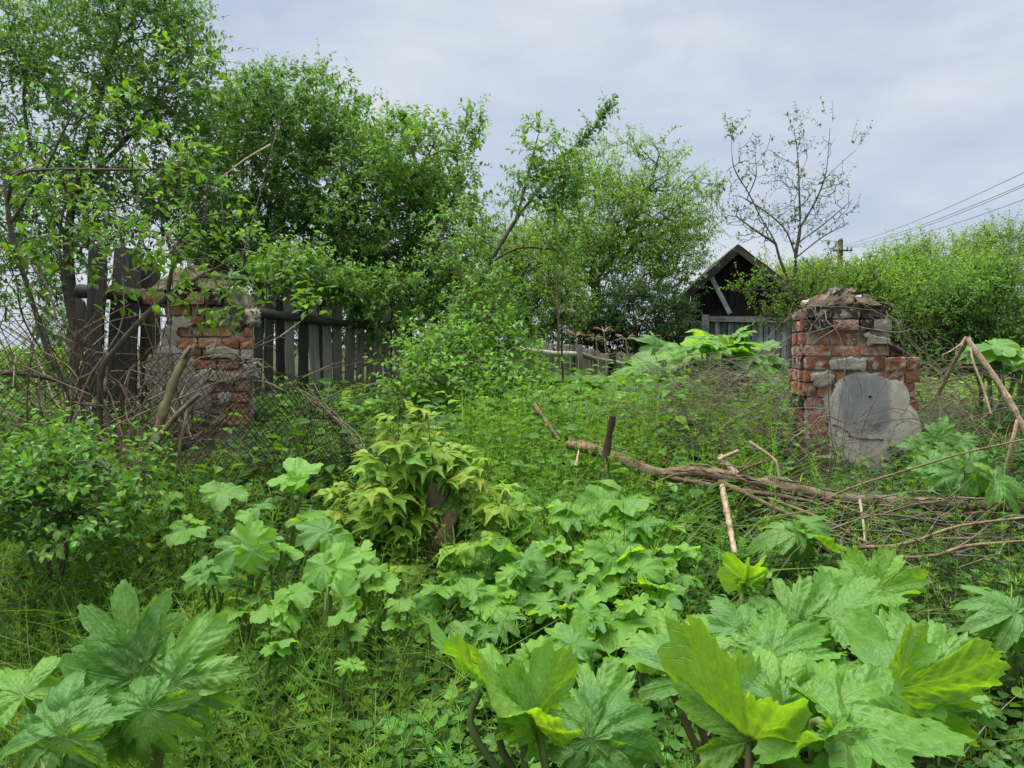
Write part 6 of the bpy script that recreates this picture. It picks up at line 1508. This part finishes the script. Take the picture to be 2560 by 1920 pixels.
leafy('nettle_patch', 'dark leafy nettles and creeper leaves at the foot of the red brick pillar', [(1650, 2350, 3.9, 5.0, 900), (500, 1150, 4.2, 7.5, 800)], 213, .18, (.05, .125, .032), 8, .05, .7)
leafy('bramble_leaves', 'pale soft bramble-like leaves along the bottom of the picture', [(480, 1250, 1.25, 1.75, 420), (2150, 2700, 1.2, 2.0, 520), (200, 500, 1.3, 1.7, 60)], 214, .30, (.13, .235, .06), 7, .048, .68)
leafy('field_weeds', 'weedy meadow behind the fences', [(-1300, 1400, 6.5, 16, 3800), (1300, 3900, 7.0, 20, 4600)], 215, .26, (.13, .25, .04), 7, .10, .5, LEAF2)
def grass(name, label, spec, seed, hgt, colr, w=.004, var=.3):
    rg = np.random.default_rng(seed); p = scatter(spec, rg); n = len(p)
    h = hgt * rg.uniform(.4, 1.4, size=n); d = rg.normal(size=(n, 3)) * .4; d[:, 2] = 1; b = rg.normal(size=(n, 3)) * .5; b[:, 2] = -.25
    t = np.linspace(0, 1, 5); L = p[:, None, :] + d[:, None, :] * (h[:, None] * t)[..., None] + b[:, None, :] * (h[:, None] * t ** 2)[..., None]
    side = nrm(np.cross(d, rg.normal(size=(n, 3))))[:, None, :] * (w * rg.uniform(.5, 1.3, size=(n, 1)) * np.array([.7, 1, .9, .6, .05]))[..., None]
    V = np.stack([L - side, L + side], 2).reshape(-1, 3); i = np.arange(4) * 2
    q = np.stack([i, i + 1, i + 3, i + 2], 1); F = (q[None] + (np.arange(n) * 10)[:, None, None]).reshape(-1, 4)
    tag(MB().add(V, F, np.repeat(jit(colr, n, rg, var, .15), 10, 0)).obj(name, M['herb']), label, None, None, 'stuff')
grass('grass_blades', 'thin grass blades and straggling stems in the lower left corner', [(-40, 1150, 1.5, 3.2, 2600), (-40, 700, 3.0, 4.5, 900), (1100, 2560, 1.6, 3.2, 500), (2560, 3900, 1.2, 7, 2600), (-1300, -40, 1.2, 7, 2400)], 231, .30, (.125, .23, .045))
grass('slope_grass', 'tall grass between the weeds on the slope', [(1050, 1950, 3.2, 5.2, 1500), (-40, 1100, 4.2, 6.5, 700)], 232, .40, (.11, .215, .042), .0035)
grass('dry_grass', 'bleached dry stems strewn among the green', [(-40, 2600, 1.7, 5.2, 200), (1600, 2560, 3.2, 5.6, 380)], 233, .36, (.42, .36, .25), .0022, .25)
def litter():
    rg = np.random.default_rng(221); lines = []
    p = scatter([(-60, 2620, 1.8, 5.5, 900)], rg)
    for a in p:
        L = rg.uniform(.08, .35); th = rg.uniform(0, 6.28); dr = np.array([math.cos(th), math.sin(th), rg.uniform(-.1, .5)])
        q = spline([a + [0, 0, .01], a + dr * L * .5 + rg.normal(size=3) * .02, a + dr * L], 5); q[:, 2] = np.maximum(q[:, 2], H(q[:, 0], q[:, 1]) + .004); lines.append(q)
    V, F = tubes(np.array(lines), np.full((len(lines), 5), .0018) * rg.uniform(.5, 1.4, size=(len(lines), 1)), 3)
    tag(MB().add(V, F, np.repeat(np.clip(jit((1, .9, .75), len(lines), rg, .35, .05), 0, 1.5), 15, 0)).obj('dry_litter', M['twig']), 'dry twigs and straw strewn through the undergrowth', None, None, 'stuff')
litter()
